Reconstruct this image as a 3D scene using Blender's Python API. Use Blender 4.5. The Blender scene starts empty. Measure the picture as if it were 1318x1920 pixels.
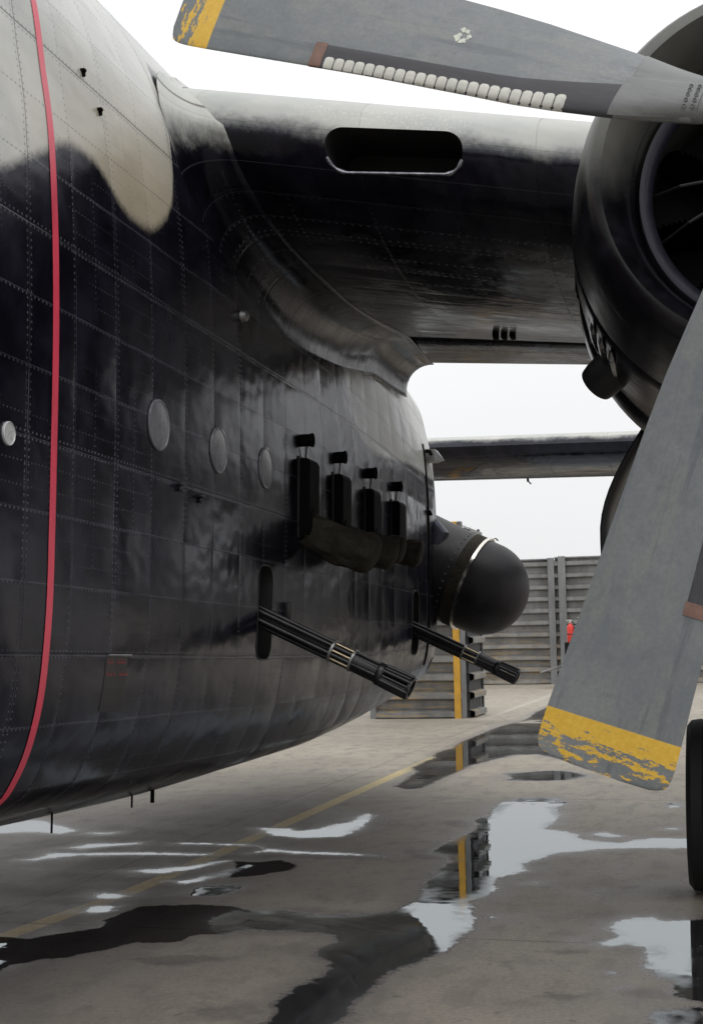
import bpy, bmesh, math, random
import numpy as np
from math import sin, cos, tan, atan, pi, radians, sqrt
from mathutils import Vector, Matrix
random.seed(7)
scene = bpy.context.scene
COL = scene.collection

# ------------------------------------------------------------------ camera
EYE = 1.6
FPX = 2700.0
def cam_axes(pitch, yaw, roll):
    F = Vector((-sin(yaw)*cos(pitch), cos(yaw)*cos(pitch), sin(pitch)))
    R0 = Vector((cos(yaw), sin(yaw), 0)); U0 = R0.cross(F)
    R = R0*cos(roll)-U0*sin(roll); U = R0*sin(roll)+U0*cos(roll)
    return Matrix((R, U, -F)).transposed()
CAM = cam_axes(atan(223/FPX), radians(14.88), radians(1.18))
cd = bpy.data.cameras.new('camera'); cam = bpy.data.objects.new('camera', cd); COL.objects.link(cam)
cam.matrix_world = Matrix.Translation((0, 0, EYE)) @ CAM.to_4x4()
cd.sensor_fit = 'VERTICAL'; cd.sensor_height = 36; cd.lens = FPX/1920*36
cd.clip_start = 0.1; cd.clip_end = 6000
cd.dof.use_dof = True; cd.dof.focus_distance = 9.0; cd.dof.aperture_fstop = 9.0
scene.camera = cam

# ------------------------------------------------------------------ sky, sun, exposure
SUN_EL, SUN_AZ = radians(58), radians(150)
w = bpy.data.worlds.new('World'); scene.world = w; w.use_nodes = True
nt = w.node_tree; bg = nt.nodes['Background']
sky = nt.nodes.new('ShaderNodeTexSky'); sky.sky_type = 'NISHITA'; sky.sun_disc = False
sky.sun_elevation = SUN_EL; sky.sun_rotation = SUN_AZ; sky.dust_density = 4; sky.air_density = 1.5
hs = nt.nodes.new('ShaderNodeHueSaturation'); hs.inputs['Saturation'].default_value = 0.15
nt.links.new(sky.outputs[0], hs.inputs['Color'])
tc = nt.nodes.new('ShaderNodeTexCoord'); sx = nt.nodes.new('ShaderNodeSeparateXYZ')
nt.links.new(tc.outputs['Generated'], sx.inputs[0])
mr = nt.nodes.new('ShaderNodeMapRange'); mr.inputs[1].default_value = 0.0; mr.inputs[2].default_value = 1.0
mr.inputs[3].default_value = 8.9; mr.inputs[4].default_value = 15.0
nt.links.new(sx.outputs[2], mr.inputs[0])
cc = nt.nodes.new('ShaderNodeCombineColor')
for i, k in enumerate((0.995, 1.0, 1.01)):
    m_ = nt.nodes.new('ShaderNodeMath'); m_.operation = 'MULTIPLY'; m_.inputs[1].default_value = k
    nt.links.new(mr.outputs[0], m_.inputs[0]); nt.links.new(m_.outputs[0], cc.inputs[i])
cn = nt.nodes.new('ShaderNodeTexNoise'); cn.inputs['Scale'].default_value = 1.6; cn.inputs['Detail'].default_value = 4
nt.links.new(tc.outputs['Generated'], cn.inputs['Vector'])
cm = nt.nodes.new('ShaderNodeMapRange'); cm.inputs[1].default_value = .3; cm.inputs[2].default_value = .7
cm.inputs[3].default_value = .93; cm.inputs[4].default_value = 1.05
nt.links.new(cn.outputs[0], cm.inputs[0])
vm = nt.nodes.new('ShaderNodeVectorMath'); vm.operation = 'SCALE'
nt.links.new(cc.outputs[0], vm.inputs[0]); nt.links.new(cm.outputs[0], vm.inputs['Scale'])
mx = nt.nodes.new('ShaderNodeMix'); mx.data_type = 'RGBA'; mx.inputs[0].default_value = 0.93
nt.links.new(hs.outputs[0], mx.inputs[6]); nt.links.new(vm.outputs[0], mx.inputs[7])
nt.links.new(mx.outputs[2], bg.inputs['Color']); bg.inputs['Strength'].default_value = 0.1
sl = bpy.data.lights.new('sun', 'SUN'); sl.energy = 0.5; sl.angle = radians(25); sl.color = (1, .97, .92)
so = bpy.data.objects.new('sun', sl); COL.objects.link(so)
sd = Vector((sin(SUN_AZ)*cos(SUN_EL), cos(SUN_AZ)*cos(SUN_EL), sin(SUN_EL)))
so.rotation_euler = sd.to_track_quat('Z', 'Y').to_euler()
vs = scene.view_settings; vs.view_transform = 'Standard'; vs.look = 'None'; vs.exposure = 0.0; vs.gamma = 1

# ------------------------------------------------------------------ shader helpers
class NT:
    def __init__(s, name):
        s.m = bpy.data.materials.new(name); s.m.use_nodes = True
        s.t = s.m.node_tree; s.b = s.t.nodes['Principled BSDF']
    def n(s, t, **k):
        x = s.t.nodes.new('ShaderNode'+t)
        for a, v in k.items(): setattr(x, a, v)
        return x
    def put(s, sock, v):
        if isinstance(v, bpy.types.NodeSocket): s.t.links.new(v, sock)
        elif v is not None: sock.default_value = v
    def M(s, op, a, b=None, c=None, clamp=False):
        x = s.n('Math', operation=op, use_clamp=clamp)
        s.put(x.inputs[0], a); s.put(x.inputs[1], b); s.put(x.inputs[2], c)
        return x.outputs[0]
    def ss(s, v, a, b, lo=0., hi=1.):
        x = s.n('MapRange', interpolation_type='SMOOTHSTEP')
        s.put(x.inputs[0], v); s.put(x.inputs[1], a); s.put(x.inputs[2], b); s.put(x.inputs[3], lo); s.put(x.inputs[4], hi)
        return x.outputs[0]
    def lin(s, v, a, b, lo=0., hi=1.):
        x = s.n('MapRange'); s.put(x.inputs[0], v); s.put(x.inputs[1], a); s.put(x.inputs[2], b); s.put(x.inputs[3], lo); s.put(x.inputs[4], hi)
        return x.outputs[0]
    def mix(s, f, a, b):
        x = s.n('Mix', data_type='RGBA'); s.put(x.inputs[0], f)
        for i, v in ((6, a), (7, b)):
            s.put(x.inputs[i], (tuple(v)+(1,)) if isinstance(v, (tuple, list)) and len(v) == 3 else v)
        return x.outputs[2]
    def xyz(s, a, b, c=0.):
        x = s.n('CombineXYZ'); s.put(x.inputs[0], a); s.put(x.inputs[1], b); s.put(x.inputs[2], c); return x.outputs[0]
    def sep(s, v):
        x = s.n('SeparateXYZ'); s.put(x.inputs[0], v); return x.outputs
    def noise(s, vec, scale, detail=3, rough=.5, dist=0.):
        x = s.n('TexNoise'); s.put(x.inputs['Vector'], vec); x.inputs['Scale'].default_value = scale
        x.inputs['Detail'].default_value = detail; x.inputs['Roughness'].default_value = rough; x.inputs['Distortion'].default_value = dist
        return x.outputs[0]
    def obj(s): return s.n('TexCoord').outputs['Object']
    def uv(s): return s.n('UVMap', uv_map='UVMap').outputs[0]
    def bump(s, h, dist, strength=1., normal=None):
        x = s.n('Bump'); x.inputs['Distance'].default_value = dist; x.inputs['Strength'].default_value = strength
        s.put(x.inputs['Height'], h)
        if normal: s.put(x.inputs['Normal'], normal)
        return x.outputs[0]
    def out(s, color=None, rough=None, metal=None, normal=None, spec=None, ior=None):
        for k, v in (('Base Color', color), ('Roughness', rough), ('Metallic', metal), ('Normal', normal), ('Specular IOR Level', spec), ('IOR', ior)):
            if isinstance(v, (tuple, list)) and len(v) == 3: v = tuple(v)+(1,)
            s.put(s.b.inputs[k], v)
        return s.m

def tri(N, x, period, off=0.):        # distance to the nearest multiple of period
    a = N.M('ADD', x, period/2-off); a = N.M('FLOORED_MODULO', a, period)
    return N.M('ABSOLUTE', N.M('SUBTRACT', a, period/2))
def row(N, across, pa, along, pb, r, off=0.):
    da = tri(N, across, pa, off); db = tri(N, along, pb)
    d = N.M('SQRT', N.M('ADD', N.M('MULTIPLY', da, da), N.M('MULTIPLY', db, db)))
    return N.ss(d, r*.55, r, 1., 0.)
def seam(N, x, p, wd, off=0.): return N.ss(tri(N, x, p, off), wd*.4, wd, 1., 0.)

def simple(name, col, rough=.5, metal=0., var=.25, scale=6., bump=0., spec=.5, stretch=(1, 1, 1)):
    N = NT(name); o = N.n('VectorMath', operation='MULTIPLY'); N.put(o.inputs[0], N.obj()); o.inputs[1].default_value = stretch
    o = o.outputs[0]
    a = N.noise(o, scale, 6, .6); b = N.noise(o, scale*7, 4, .6)
    f = N.M('ADD', N.M('MULTIPLY', a, .65), N.M('MULTIPLY', b, .35))
    c = N.mix(N.ss(f, .3, .7), tuple(x*(1-var) for x in col), tuple(min(1, x*(1+var)) for x in col))
    rr = N.lin(f, .3, .7, max(.02, rough-.1), min(1, rough+.1))
    nm = N.bump(f, bump) if bump else None
    return N.out(c, rr, metal, nm, spec)

def skin_mat(name, kind):
    """riveted aircraft skin; u runs along, v round the section, both in metres"""
    N = NT(name); u, v, _ = N.sep(N.uv())
    vec = N.xyz(u, v); streak = N.xyz(N.M('MULTIPLY', u, 2.0), N.M('MULTIPLY', v, 1.4))
    n1 = N.noise(vec, 1.3, 5, .6); n2 = N.noise(streak, 1.6, 5, .65); n3 = N.noise(vec, 22, 4, .7)
    if kind == 'fuselage':
        FU, ST = .42, .285
        m = row(N, u, FU, v, .030, .0060)
        m = N.M('MAXIMUM', m, row(N, u, FU*2, v, .030, .0060, .032))
        m = N.M('MAXIMUM', m, row(N, v, ST, u, .034, .0062))
        m = N.M('MAXIMUM', m, row(N, v, ST*3, u, .034, .0062, .026))
        fine = N.M('MAXIMUM', row(N, v, ST/3, u, .030, .0050), row(N, u, FU/2, v, .026, .0052)); m = N.M('MAXIMUM', m, N.M('MULTIPLY', N.M('MULTIPLY', fine, .6), N.ss(N.noise(vec, .9, 2, .5), .47, .53)))
        sm = N.M('MAXIMUM', seam(N, u, FU*4, .004, .02), seam(N, v, ST*3, .005, .015))
        hair = N.M('MAXIMUM', seam(N, v, ST, .0035, .008), N.M('MULTIPLY', seam(N, u, FU, .0045, .016), .6)); hair = N.M('MULTIPLY', hair, N.ss(n2, .35, .6, .35, 1.))
        # paint edge: height of the grey-to-black boundary along the fuselage
        fc = N.n('FloatCurve'); cv = fc.mapping.curves[0]
        B = [(0, 1.7), (4.78, 1.857), (4.99, 1.95), (5.21, 2.06), (5.45, 2.18), (5.64, 2.20), (5.81, 2.16), (5.96, 2.085), (6.12, 2.05), (6.28, 2.055), (6.46, 2.13), (6.64, 2.28), (6.72, 2.41), (6.78, 2.64), (6.88, 3.2), (9.2, 3.1), (9.9, 2.1), (10.6, 1.62), (12.3, 1.8), (16, 1.9)]
        while len(cv.points) < len(B): cv.points.new(.5, .5)
        for p_, (a, b) in zip(cv.points, B): p_.location = (a/16, b/4); p_.handle_type = 'AUTO_CLAMPED'
        fc.mapping.update(); N.put(fc.inputs['Value'], N.M('DIVIDE', u, 16.))
        bd = N.M('MULTIPLY', fc.outputs[0], 4.)
        e = N.M('ADD', N.M('SUBTRACT', v, bd), N.M('MULTIPLY', N.M('SUBTRACT', n3, .5), .05))
        up = N.ss(e, -.03, .045)
        quilt = N.M('MULTIPLY', N.M('POWER', N.M('ABSOLUTE', N.M('SINE', N.M('MULTIPLY', u, pi/FU))), .6), N.M('POWER', N.M('ABSOLUTE', N.M('SINE', N.M('MULTIPLY', v, pi/(ST*3)))), .5))
        dv = N.xyz(N.M('MULTIPLY', u, 1.25), N.M('MULTIPLY', v, 1.7)); pu, pv = FU, ST*3
    else:
        ST = .19                                                  # u spanwise, v chordwise
        m = row(N, v, ST, u, .045, .0105); m = N.M('MAXIMUM', m, row(N, v, ST*2, u, .045, .0105, .05))
        m = N.M('MAXIMUM', m, row(N, u, .46, v, .045, .0095))
        sm = N.M('MAXIMUM', seam(N, v, ST*4, .005, .03), seam(N, u, .92, .004))
        hair = N.M('MULTIPLY', seam(N, v, ST, .004, .012), .5); le = N.ss(N.M('ABSOLUTE', v), .25, .7)                    # the nose skin is flush, rivets start behind it
        m = N.M('MULTIPLY', m, le); sm = N.M('MULTIPLY', sm, N.ss(N.M('ABSOLUTE', v), .2, .5, .25, 1.))
        if kind == 'fillet': sm = N.M('MAXIMUM', sm, seam(N, v, .44, .014, .1))
        else: sm = N.M('MAXIMUM', sm, N.M('MULTIPLY', seam(N, v, ST, .022), N.ss(v, -1., -1.6, 0., .8)))
        e = N.M('ADD', N.M('SUBTRACT', v, {'wing': .055, 'fillet': -.04, 'tail': .16}[kind]), N.M('MULTIPLY', N.M('SUBTRACT', n1, .5), .30))
        e = N.M('ADD', e, N.M('ADD', N.M('MULTIPLY', N.M('SUBTRACT', n3, .5), .03), N.M('MULTIPLY', N.M('SUBTRACT', N.noise(vec, 5.5, 5, .7), .5), .16)))
        up = N.ss(e, -.10, .07)
        quilt = N.M('MULTIPLY', N.M('ABSOLUTE', N.M('SINE', N.M('MULTIPLY', u, pi/.46))), N.M('ABSOLUTE', N.M('SINE', N.M('MULTIPLY', v, pi/(ST*2)))))
        dv = N.xyz(N.M('MULTIPLY', u, 2.2), N.M('MULTIPLY', v, 2.2)); pu, pv = .92, ST*4
    wn = N.n('TexWhiteNoise', noise_dimensions='2D')
    N.put(wn.inputs['Vector'], N.xyz(N.M('FLOOR', N.M('DIVIDE', u, pu)), N.M('FLOOR', N.M('DIVIDE', v, pv)))); pan = wn.outputs[0]
    black = N.mix(N.ss(n2, .35, .8), (.0035, .0035, .0065), (.017, .016, .026))
    black = N.mix(N.M('MULTIPLY', N.ss(n1, .56, .75), .3), black, (.024, .020, .024))
    if kind == 'wing': black = N.mix(N.M('MULTIPLY', N.ss(v, -1.2, -2.2), .8), black, N.mix(N.ss(n2, .35, .7), (.012, .011, .015), (.046, .040, .040)))
    if kind == 'fillet': black = N.mix(N.M('MULTIPLY', N.ss(v, -1.2, -2.4), .8), black, N.mix(N.ss(n2, .35, .7), (.008, .007, .008), (.024, .020, .020)))
    grey = N.mix(N.ss(n1, .3, .7), (.38, .395, .38) if kind == 'wing' else (.44, .455, .43), (.50, .50, .46) if kind == 'wing' else (.58, .575, .53))
    grey = N.mix(N.M('MULTIPLY', N.ss(n2, .5, .8), .35), grey, (.34, .36, .37))
    if kind == 'fuselage': grey = N.mix(N.M('MULTIPLY', N.ss(v, 3.0, 2.2), N.M('MULTIPLY', N.ss(u, 4.6, 6.2, 0., .75), N.ss(u, 9., 7.5))), grey, (.38, .315, .21))
    black = N.mix(N.M('MULTIPLY', hair, .5), black, (.10, .10, .125)); wear = N.ss(N.noise(vec, 2.1, 3, .6), .35, .65, .25, 1.)
    black = N.mix(N.M('MULTIPLY', N.M('MULTIPLY', m, wear), .75 if kind == 'fuselage' else .9), black, (.13, .13, .16) if kind == 'fuselage' else N.mix(N.ss(v, -.9, -1.5), (.09, .09, .10), (.008, .008, .01))); grey = N.mix(N.M('MULTIPLY', m, .6), grey, (.11, .11, .12))
    black = N.mix(N.M('MULTIPLY', sm, .6), black, (.006, .006, .008)); grey = N.mix(N.M('MULTIPLY', sm, .8), grey, (.10, .09, .085))
    col = N.mix(up, black, grey)
    if kind == 'wing':        # bare chips round the leading edge air intake
        ch = N.noise(N.xyz(N.M('MULTIPLY', u, 2.2), v), 34, 5, .75)
        nearin = N.M('MULTIPLY', N.ss(N.M('ABSOLUTE', N.M('ADD', u, 1.70)), .35, .62, 1., 0.), N.ss(N.M('ABSOLUTE', N.M('SUBTRACT', v, .17)), .03, .12, 1., 0.))
        col = N.mix(N.M('MULTIPLY', N.ss(ch, .56, .61), nearin), col, (.62, .62, .62))
    rb = N.M('ADD', N.lin(n1, .3, .7, .10, .24), N.M('MULTIPLY', pan, .08)); rb = N.M('ADD', rb, N.M('MULTIPLY', N.ss(n2, .5, .8), .07))
    rough = N.M('ADD', N.M('MULTIPLY', up, .06 if kind == 'fuselage' else .2), rb)
    dent = N.noise(dv, 1.0, 3, .55)
    nrm = N.bump(N.M('ADD', N.M('MULTIPLY', quilt, .14), dent), {'fuselage': .026, 'fillet': .008}.get(kind, .028), .9)
    w2 = N.n('TexWhiteNoise', noise_dimensions='2D'); qu, qv = (FU*2, ST) if kind == 'fuselage' else (.92, ST*2)
    N.put(w2.inputs['Vector'], N.xyz(N.M('FLOOR', N.M('DIVIDE', u, qu)), N.M('FLOOR', N.M('DIVIDE', v, qv)))); c2 = N.n('SeparateColor'); N.put(c2.inputs[0], w2.outputs['Color'])
    tilt = N.M('ADD', N.M('MULTIPLY', N.M('SUBTRACT', c2.outputs[0], .5), N.M('FLOORED_MODULO', u, qu)), N.M('MULTIPLY', N.M('SUBTRACT', c2.outputs[1], .5), N.M('FLOORED_MODULO', v, qv)))
    nrm = N.bump(tilt, .008 if kind == 'fillet' else .045, 1., nrm)
    nrm = N.bump(N.M('ADD', N.M('SUBTRACT', N.M('MULTIPLY', m, .6), sm), N.M('MULTIPLY', n3, .25)), .0022, .8, nrm)
    N.b.inputs['Specular Tint'].default_value = (.60, .66, 1., 1) if kind == 'fuselage' else (.86, .88, 1., 1)
    return N.out(col, rough, 0., nrm, {'fuselage': .24, 'fillet': .2}.get(kind, .34))

def ground_mat():
    N = NT('wet_concrete'); P = N.n('NewGeometry').outputs['Position']; x, y, _ = N.sep(P)
    at = N.n('Attribute', attribute_name='wet').outputs['Fac']; st = N.n('Attribute', attribute_name='painted_refl').outputs['Fac']
    f1 = N.noise(P, .35, 5, .6); f2 = N.noise(P, 2.2, 6, .65); f3 = N.noise(P, 45, 4, .75); f4 = N.noise(P, 11, 5, .7)
    base = N.mix(N.ss(f1, .3, .7), (.43, .378, .30), (.575, .510, .41))
    base = N.mix(N.M('MULTIPLY', N.ss(f2, .45, .72), .45), base, (.28, .245, .195))
    base = N.mix(N.lin(f3, .3, .7, 0., .62), base, (.11, .105, .10))
    f5 = N.noise(N.xyz(x, N.M('MULTIPLY', y, .5)), 5.5, 6, .72); base = N.mix(N.M('MULTIPLY', N.ss(f5, .46, .64), .6), base, (.20, .18, .155))
    base = N.mix(N.M('MULTIPLY', N.ss(f4, .60, .70), .45), base, (.12, .115, .115))
    # under and in front of the aircraft the slab is oily and still damp
    damp = N.M('MULTIPLY', N.ss(N.M('ADD', y, N.M('MULTIPLY', f1, 5.)), 10., 20., 1., 0.), N.ss(N.M('ADD', x, N.M('MULTIPLY', f2, 1.2)), -3.2, -.6, 1., .45))
    base = N.mix(N.M('MULTIPLY', damp, .66), base, (.100, .086, .090))
    # worn painted lane line
    ln = N.M('ADD', N.M('ADD', x, 3.735), N.M('MULTIPLY', N.ss(y, 9., 6.5), .17)); ln = N.ss(N.M('ABSOLUTE', ln), .062, .075, 1., 0.)
    ln = N.M('MULTIPLY', ln, N.ss(N.M('ADD', N.M('MULTIPLY', f3, .6), N.M('MULTIPLY', f4, .5)), .42, .66, 1., .6))
    base = N.mix(ln, base, N.mix(N.M('MULTIPLY', damp, .8), (.66, .54, .25), (.60, .43, .20)))
    ln2 = N.M('ADD', x, N.M('ADD', N.M('MULTIPLY', y, -.006), 4.97)); ln2 = N.M('MULTIPLY', N.ss(N.M('ABSOLUTE', ln2), .07, .09, 1., 0.), N.ss(f4, .3, .6, .9, .3))
    base = N.mix(N.M('MULTIPLY', ln2, N.ss(y, 26.5, 27.)), base, (.5, .48, .42))
    jt = N.M('MAXIMUM', seam(N, y, 6.1, .012, 1.4), seam(N, x, 6.1, .010, 1.9)); base = N.mix(N.M('MULTIPLY', jt, .7), base, (.06, .055, .05))
    g1 = N.noise(P, 9., 6, .7); g2 = N.noise(P, 3.0, 4, .6)
    s = N.M('ADD', at, N.M('ADD', N.M('ADD', N.M('MULTIPLY', N.M('SUBTRACT', g1, .5), .16), N.M('MULTIPLY', N.M('SUBTRACT', f3, .5), .035)), N.M('MULTIPLY', N.M('SUBTRACT', g2, .5), .05)))
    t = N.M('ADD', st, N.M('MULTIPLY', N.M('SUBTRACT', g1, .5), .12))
    painted_refl = N.ss(t, .008, -.02)
    rim = N.M('MAXIMUM', N.ss(s, .06, .015), N.ss(s, .22, .0, 0., .55)); pud = N.ss(s, .004, -.010)
    spk = N.M('MULTIPLY', N.ss(N.noise(P, 34, 4, .65), .60, .64), N.M('MULTIPLY', N.ss(s, -.02, -.16, 1., 0.), N.ss(g2, .5, .62))); pud = N.M('MULTIPLY', pud, N.M('SUBTRACT', 1., spk))
    mi_ = N.n('Attribute', attribute_name='minor').outputs['Fac']; mi_ = N.ss(N.M('ADD', mi_, N.M('MULTIPLY', N.M('SUBTRACT', g1, .5), .22)), .03, -.04)
    base = N.mix(N.M('MULTIPLY', mi_, N.lin(f2, .3, .7, .25, .6)), base, (.05, .046, .046))
    spots = N.M('MULTIPLY', N.ss(N.noise(N.xyz(x, N.M('MULTIPLY', y, .8)), 13., 3, .6), .64, .69), N.ss(f2, .42, .6)); base = N.mix(N.M('MULTIPLY', spots, .6), base, (.05, .047, .047))
    col = N.mix(N.M('MULTIPLY', painted_refl, .86), base, (.016, .015, .017))  # wet patch: the dark belly's reflection is put into the colour as near-black
    col = N.mix(N.M('MULTIPLY', rim, .82), col, (.070, .064, .064))
    dry = N.M('SUBTRACT', N.lin(f2, .3, .7, .72, .52), N.M('ADD', N.M('MULTIPLY', damp, .10), N.M('MULTIPLY', painted_refl, -.10)))
    dry = N.lin(rim, 0., 1., dry, .22)
    nrm = N.bump(N.M('ADD', f3, N.M('MULTIPLY', f4, .8)), .005, .75)
    N.out(col, dry, 0., nrm, N.lin(painted_refl, 0., 1., .45, 0.))
    # standing water: a still, almost smooth surface over dark wet concrete
    wb = N.n('BsdfPrincipled'); N.put(wb.inputs['Base Color'], N.mix(.8, col, (.008, .008, .010)))
    wb.inputs['IOR'].default_value = 4.2; wb.inputs['Specular Tint'].default_value = (.90, .97, 1., 1); N.put(wb.inputs['Roughness'], N.M('MULTIPLY', N.ss(s, -.16, 0., .012, .16), N.ss(f2, .35, .6)))
    rp = N.n('TexNoise'); N.put(rp.inputs['Vector'], P); rp.inputs['Scale'].default_value = 6.; rp.inputs['Detail'].default_value = 1
    N.put(wb.inputs['Normal'], N.bump(rp.outputs[0], .0006, .5))
    ms = N.n('MixShader'); N.put(ms.inputs[0], pud)
    N.t.links.new(N.b.outputs[0], ms.inputs[1]); N.t.links.new(wb.outputs[0], ms.inputs[2])
    N.t.links.new(ms.outputs[0], N.t.nodes['Material Output'].inputs[0])
    return N.m

def blade_mat():
    N = NT('propeller_blade_paint'); o = N.obj(); x, y, z = N.sep(o)     # x outward, z across the chord
    st = N.xyz(N.M('MULTIPLY', x, .9), N.M('MULTIPLY', y, 3.), N.M('MULTIPLY', z, 3.))
    a = N.noise(o, 2.2, 5, .6); b = N.noise(o, 60, 4, .7); c = N.noise(st, 4., 5, .65, .6)
    col = N.mix(N.ss(a, .3, .7), (.160, .176, .188), (.222, .234, .240))
    col = N.mix(N.M('MULTIPLY', N.ss(c, .42, .7), .5), col, (.25, .262, .235))
    d = N.noise(N.xyz(N.M('MULTIPLY', x, .8), N.M('MULTIPLY', y, 3.), N.M('MULTIPLY', z, 11.)), 1.6, 5, .7); col = N.mix(N.M('MULTIPLY', N.ss(d, .54, .66), .45), col, (.075, .088, .105))
    e5 = N.noise(o, 9., 6, .75); col = N.mix(N.M('MULTIPLY', N.ss(e5, .5, .68), .35), col, (.10, .115, .125))
    col = N.mix(N.lin(b, .35, .65, 0., .3), col, (.09, .105, .115))
    sc = N.noise(N.xyz(N.M('MULTIPLY', x, 2.), y, N.M('MULTIPLY', z, 30.)), 2., 3, .6); col = N.mix(N.M('MULTIPLY', N.ss(sc, .68, .73), .25), col, (.3, .31, .30))
    edge = N.M('ADD', x, N.M('MULTIPLY', z, .02))
    chip = N.noise(N.xyz(N.M('MULTIPLY', x, 26.), y, N.M('MULTIPLY', z, 9.)), 1.15, 6, .72)
    bias = N.ss(x, 2.30, 2.46, -.11, .10)
    keep = N.ss(N.M('ADD', chip, bias), .53, .545, 1., 0.)
    yl = N.M('MULTIPLY', N.ss(edge, 2.302, 2.306), keep)
    yc = N.mix(N.ss(b, .3, .7), (.66, .39, .035), (.74, .47, .06))
    col = N.mix(yl, col, yc)
    return N.out(col, N.lin(a, .3, .7, .38, .55), 0., N.bump(N.M('ADD', N.M('MULTIPLY', b, .5), N.M('MULTIPLY', yl, .4)), .0012, .6), .5)

M = {}
M['fus'] = skin_mat('fuselage_skin', 'fuselage'); M['wing'] = skin_mat('wing_skin', 'wing'); M['fillet'] = skin_mat('fillet_skin', 'fillet'); M['tail'] = skin_mat('tail_skin', 'tail')
M['ground'] = ground_mat(); M['blade'] = blade_mat()
M['cavity'] = simple('dark_interior', (.012, .012, .012), .8)
M['gun'] = simple('gun_steel', (.045, .045, .048), .34, .75, .3, 12, .0008)
M['sooty'] = simple('sooty_engine_metal', (.0015, .0015, .0015), 1., 0., .1, 12, 0, .0)
M['gunbright'] = simple('worn_brass', (.52, .43, .29), .3, .9, .2, 20)
M['blackpaint'] = simple('satin_black_paint', (.014, .014, .016), .5, 0, .3, 5, .001)
M['matblack'] = simple('matt_black_paint', (.005, .005, .005), .8, 0, .2, 5, 0, .08)
M['canvas'] = simple('dark_canvas', (.042, .038, .029), .85, 0, .45, 7, .022, .15)
M['rubber'] = simple('black_rubber', (.012, .012, .013), .7, 0, .25, 14, .002, .3)
M['radome'] = simple('radome_coating', (.020, .018, .022), .5, 0, .5, 4, .002, .35)
M['steel'] = simple('bright_steel', (.75, .72, .66), .22, 1., .1, 14)
M['dullmetal'] = simple('dull_metal', (.30, .30, .30), .45, .7, .2, 14, .001)
M['lens'] = simple('porthole_cover', (.17, .17, .19), .16, 0, .25, 9)
M['lens2'] = simple('bright_porthole_cover', (.55, .56, .57), .3, .2, .15, 14)
M['red'] = simple('red_stripe_paint', (.66, .055, .10), .36, 0, .16, 5, .0008, .5, (1, 3, 1))
M['boot'] = simple('deicer_rubber', (.060, .060, .068), .6, 0, .25, 7, .001, .4, (.5, 1, 2))
M['pad'] = simple('deicer_pad', (.60, .60, .55), .6, 0, .16, 9, .001)
M['brown'] = simple('brown_primer', (.20, .115, .09), .6, 0, .3, 20)
M['cuff'] = simple('blade_cuff', (.15, .155, .155), .42, .1, .25, 5, .001, .5, (.6, 1, 2))
M['conc'] = None
def cowl_mat():
    N = NT('cowling_paint'); o = N.obj(); x, y, z = N.sep(o)     # z up from the thrust line, y aft
    a = N.noise(o, 1.6, 5, .6); b = N.noise(o, 30, 4, .7)
    st = N.noise(N.xyz(N.M('MULTIPLY', x, 4.), N.M('MULTIPLY', y, .8), N.M('MULTIPLY', z, 4.)), 2., 5, .65)
    e = N.M('ADD', z, N.M('ADD', N.M('MULTIPLY', N.M('SUBTRACT', a, .5), .6), N.M('MULTIPLY', N.M('SUBTRACT', b, .5), .12)))
    up = N.ss(e, -.08, .30)
    blk = N.mix(N.ss(st, .4, .75), (.005, .005, .007), (.018, .018, .024))
    gry = N.mix(N.ss(a, .3, .7), (.075, .08, .076), (.15, .15, .135))
    col = N.mix(up, blk, gry)
    ang = N.M('ARCTAN2', z, x)
    m = N.M('MULTIPLY', row(N, y, .52, ang, .034, .006, .12), .7); sm = seam(N, y, .52, .005, .09)
    col = N.mix(N.M('MULTIPLY', m, .5), col, (.14, .14, .15)); col = N.mix(N.M('MULTIPLY', sm, .8), col, (.005, .005, .006))
    nrm = N.bump(N.noise(N.xyz(N.M('MULTIPLY', ang, 1.6), N.M('MULTIPLY', y, 1.6)), 1.6, 2, .5), .012, .8)
    nrm = N.bump(N.M('SUBTRACT', N.M('MULTIPLY', b, .4), sm), .002, .7, nrm)
    return N.out(col, N.M('ADD', N.lin(a, .3, .7, .18, .32), N.M('MULTIPLY', up, .2)), 0., nrm, .55)
M['cowl'] = cowl_mat()

def revet_mat(name, col, sand=.0):
    N = NT(name); P = N.n('NewGeometry').outputs['Position']; x, y, z = N.sep(P)
    a = N.noise(N.xyz(N.M('MULTIPLY', x, 1.2), N.M('MULTIPLY', y, 1.2), N.M('MULTIPLY', z, .35)), 1.8, 6, .65); b = N.noise(P, 9, 5, .7)
    c = N.noise(N.xyz(N.M('MULTIPLY', x, .5), N.M('MULTIPLY', y, .5), N.M('MULTIPLY', z, 6.)), 3.2, 5, .7)
    k = N.mix(N.ss(a, .3, .7), tuple(v*.72 for v in col), tuple(v*1.22 for v in col))
    k = N.mix(N.M('MULTIPLY', N.ss(b, .55, .75), .5), k, (.13, .115, .10))
    if sand: k = N.mix(N.M('MULTIPLY', N.M('MULTIPLY', N.ss(z, 2.2, .6), N.ss(c, .50, .60)), sand), k, (.40, .30, .18))
    return N.out(k, .55, .25, N.bump(b, .006, .6), .4)
M['revet'] = revet_mat('galvanised_revetment', (.24, .24, .235), .85)
M['revet_post'] = revet_mat('revetment_post_steel', (.22, .225, .23))
M['yellow'] = simple('yellow_post_paint', (.66, .36, .045), .6, 0, .18, 4, .002)
M['sooty_post'] = simple('dark_post_paint', (.05, .05, .055), .6, 0, .3, 5)
M['earth'] = simple('earth_fill', (.10, .085, .06), .9, 0, .4, 3, .03)
M['grass'] = simple('dry_grass', (.12, .13, .06), .8, 0, .5, 9)
M['extred'] = simple('extinguisher_red', (.70, .045, .03), .4, 0, .15, 8)
M['hose'] = simple('black_hose', (.02, .02, .022), .6)

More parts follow.
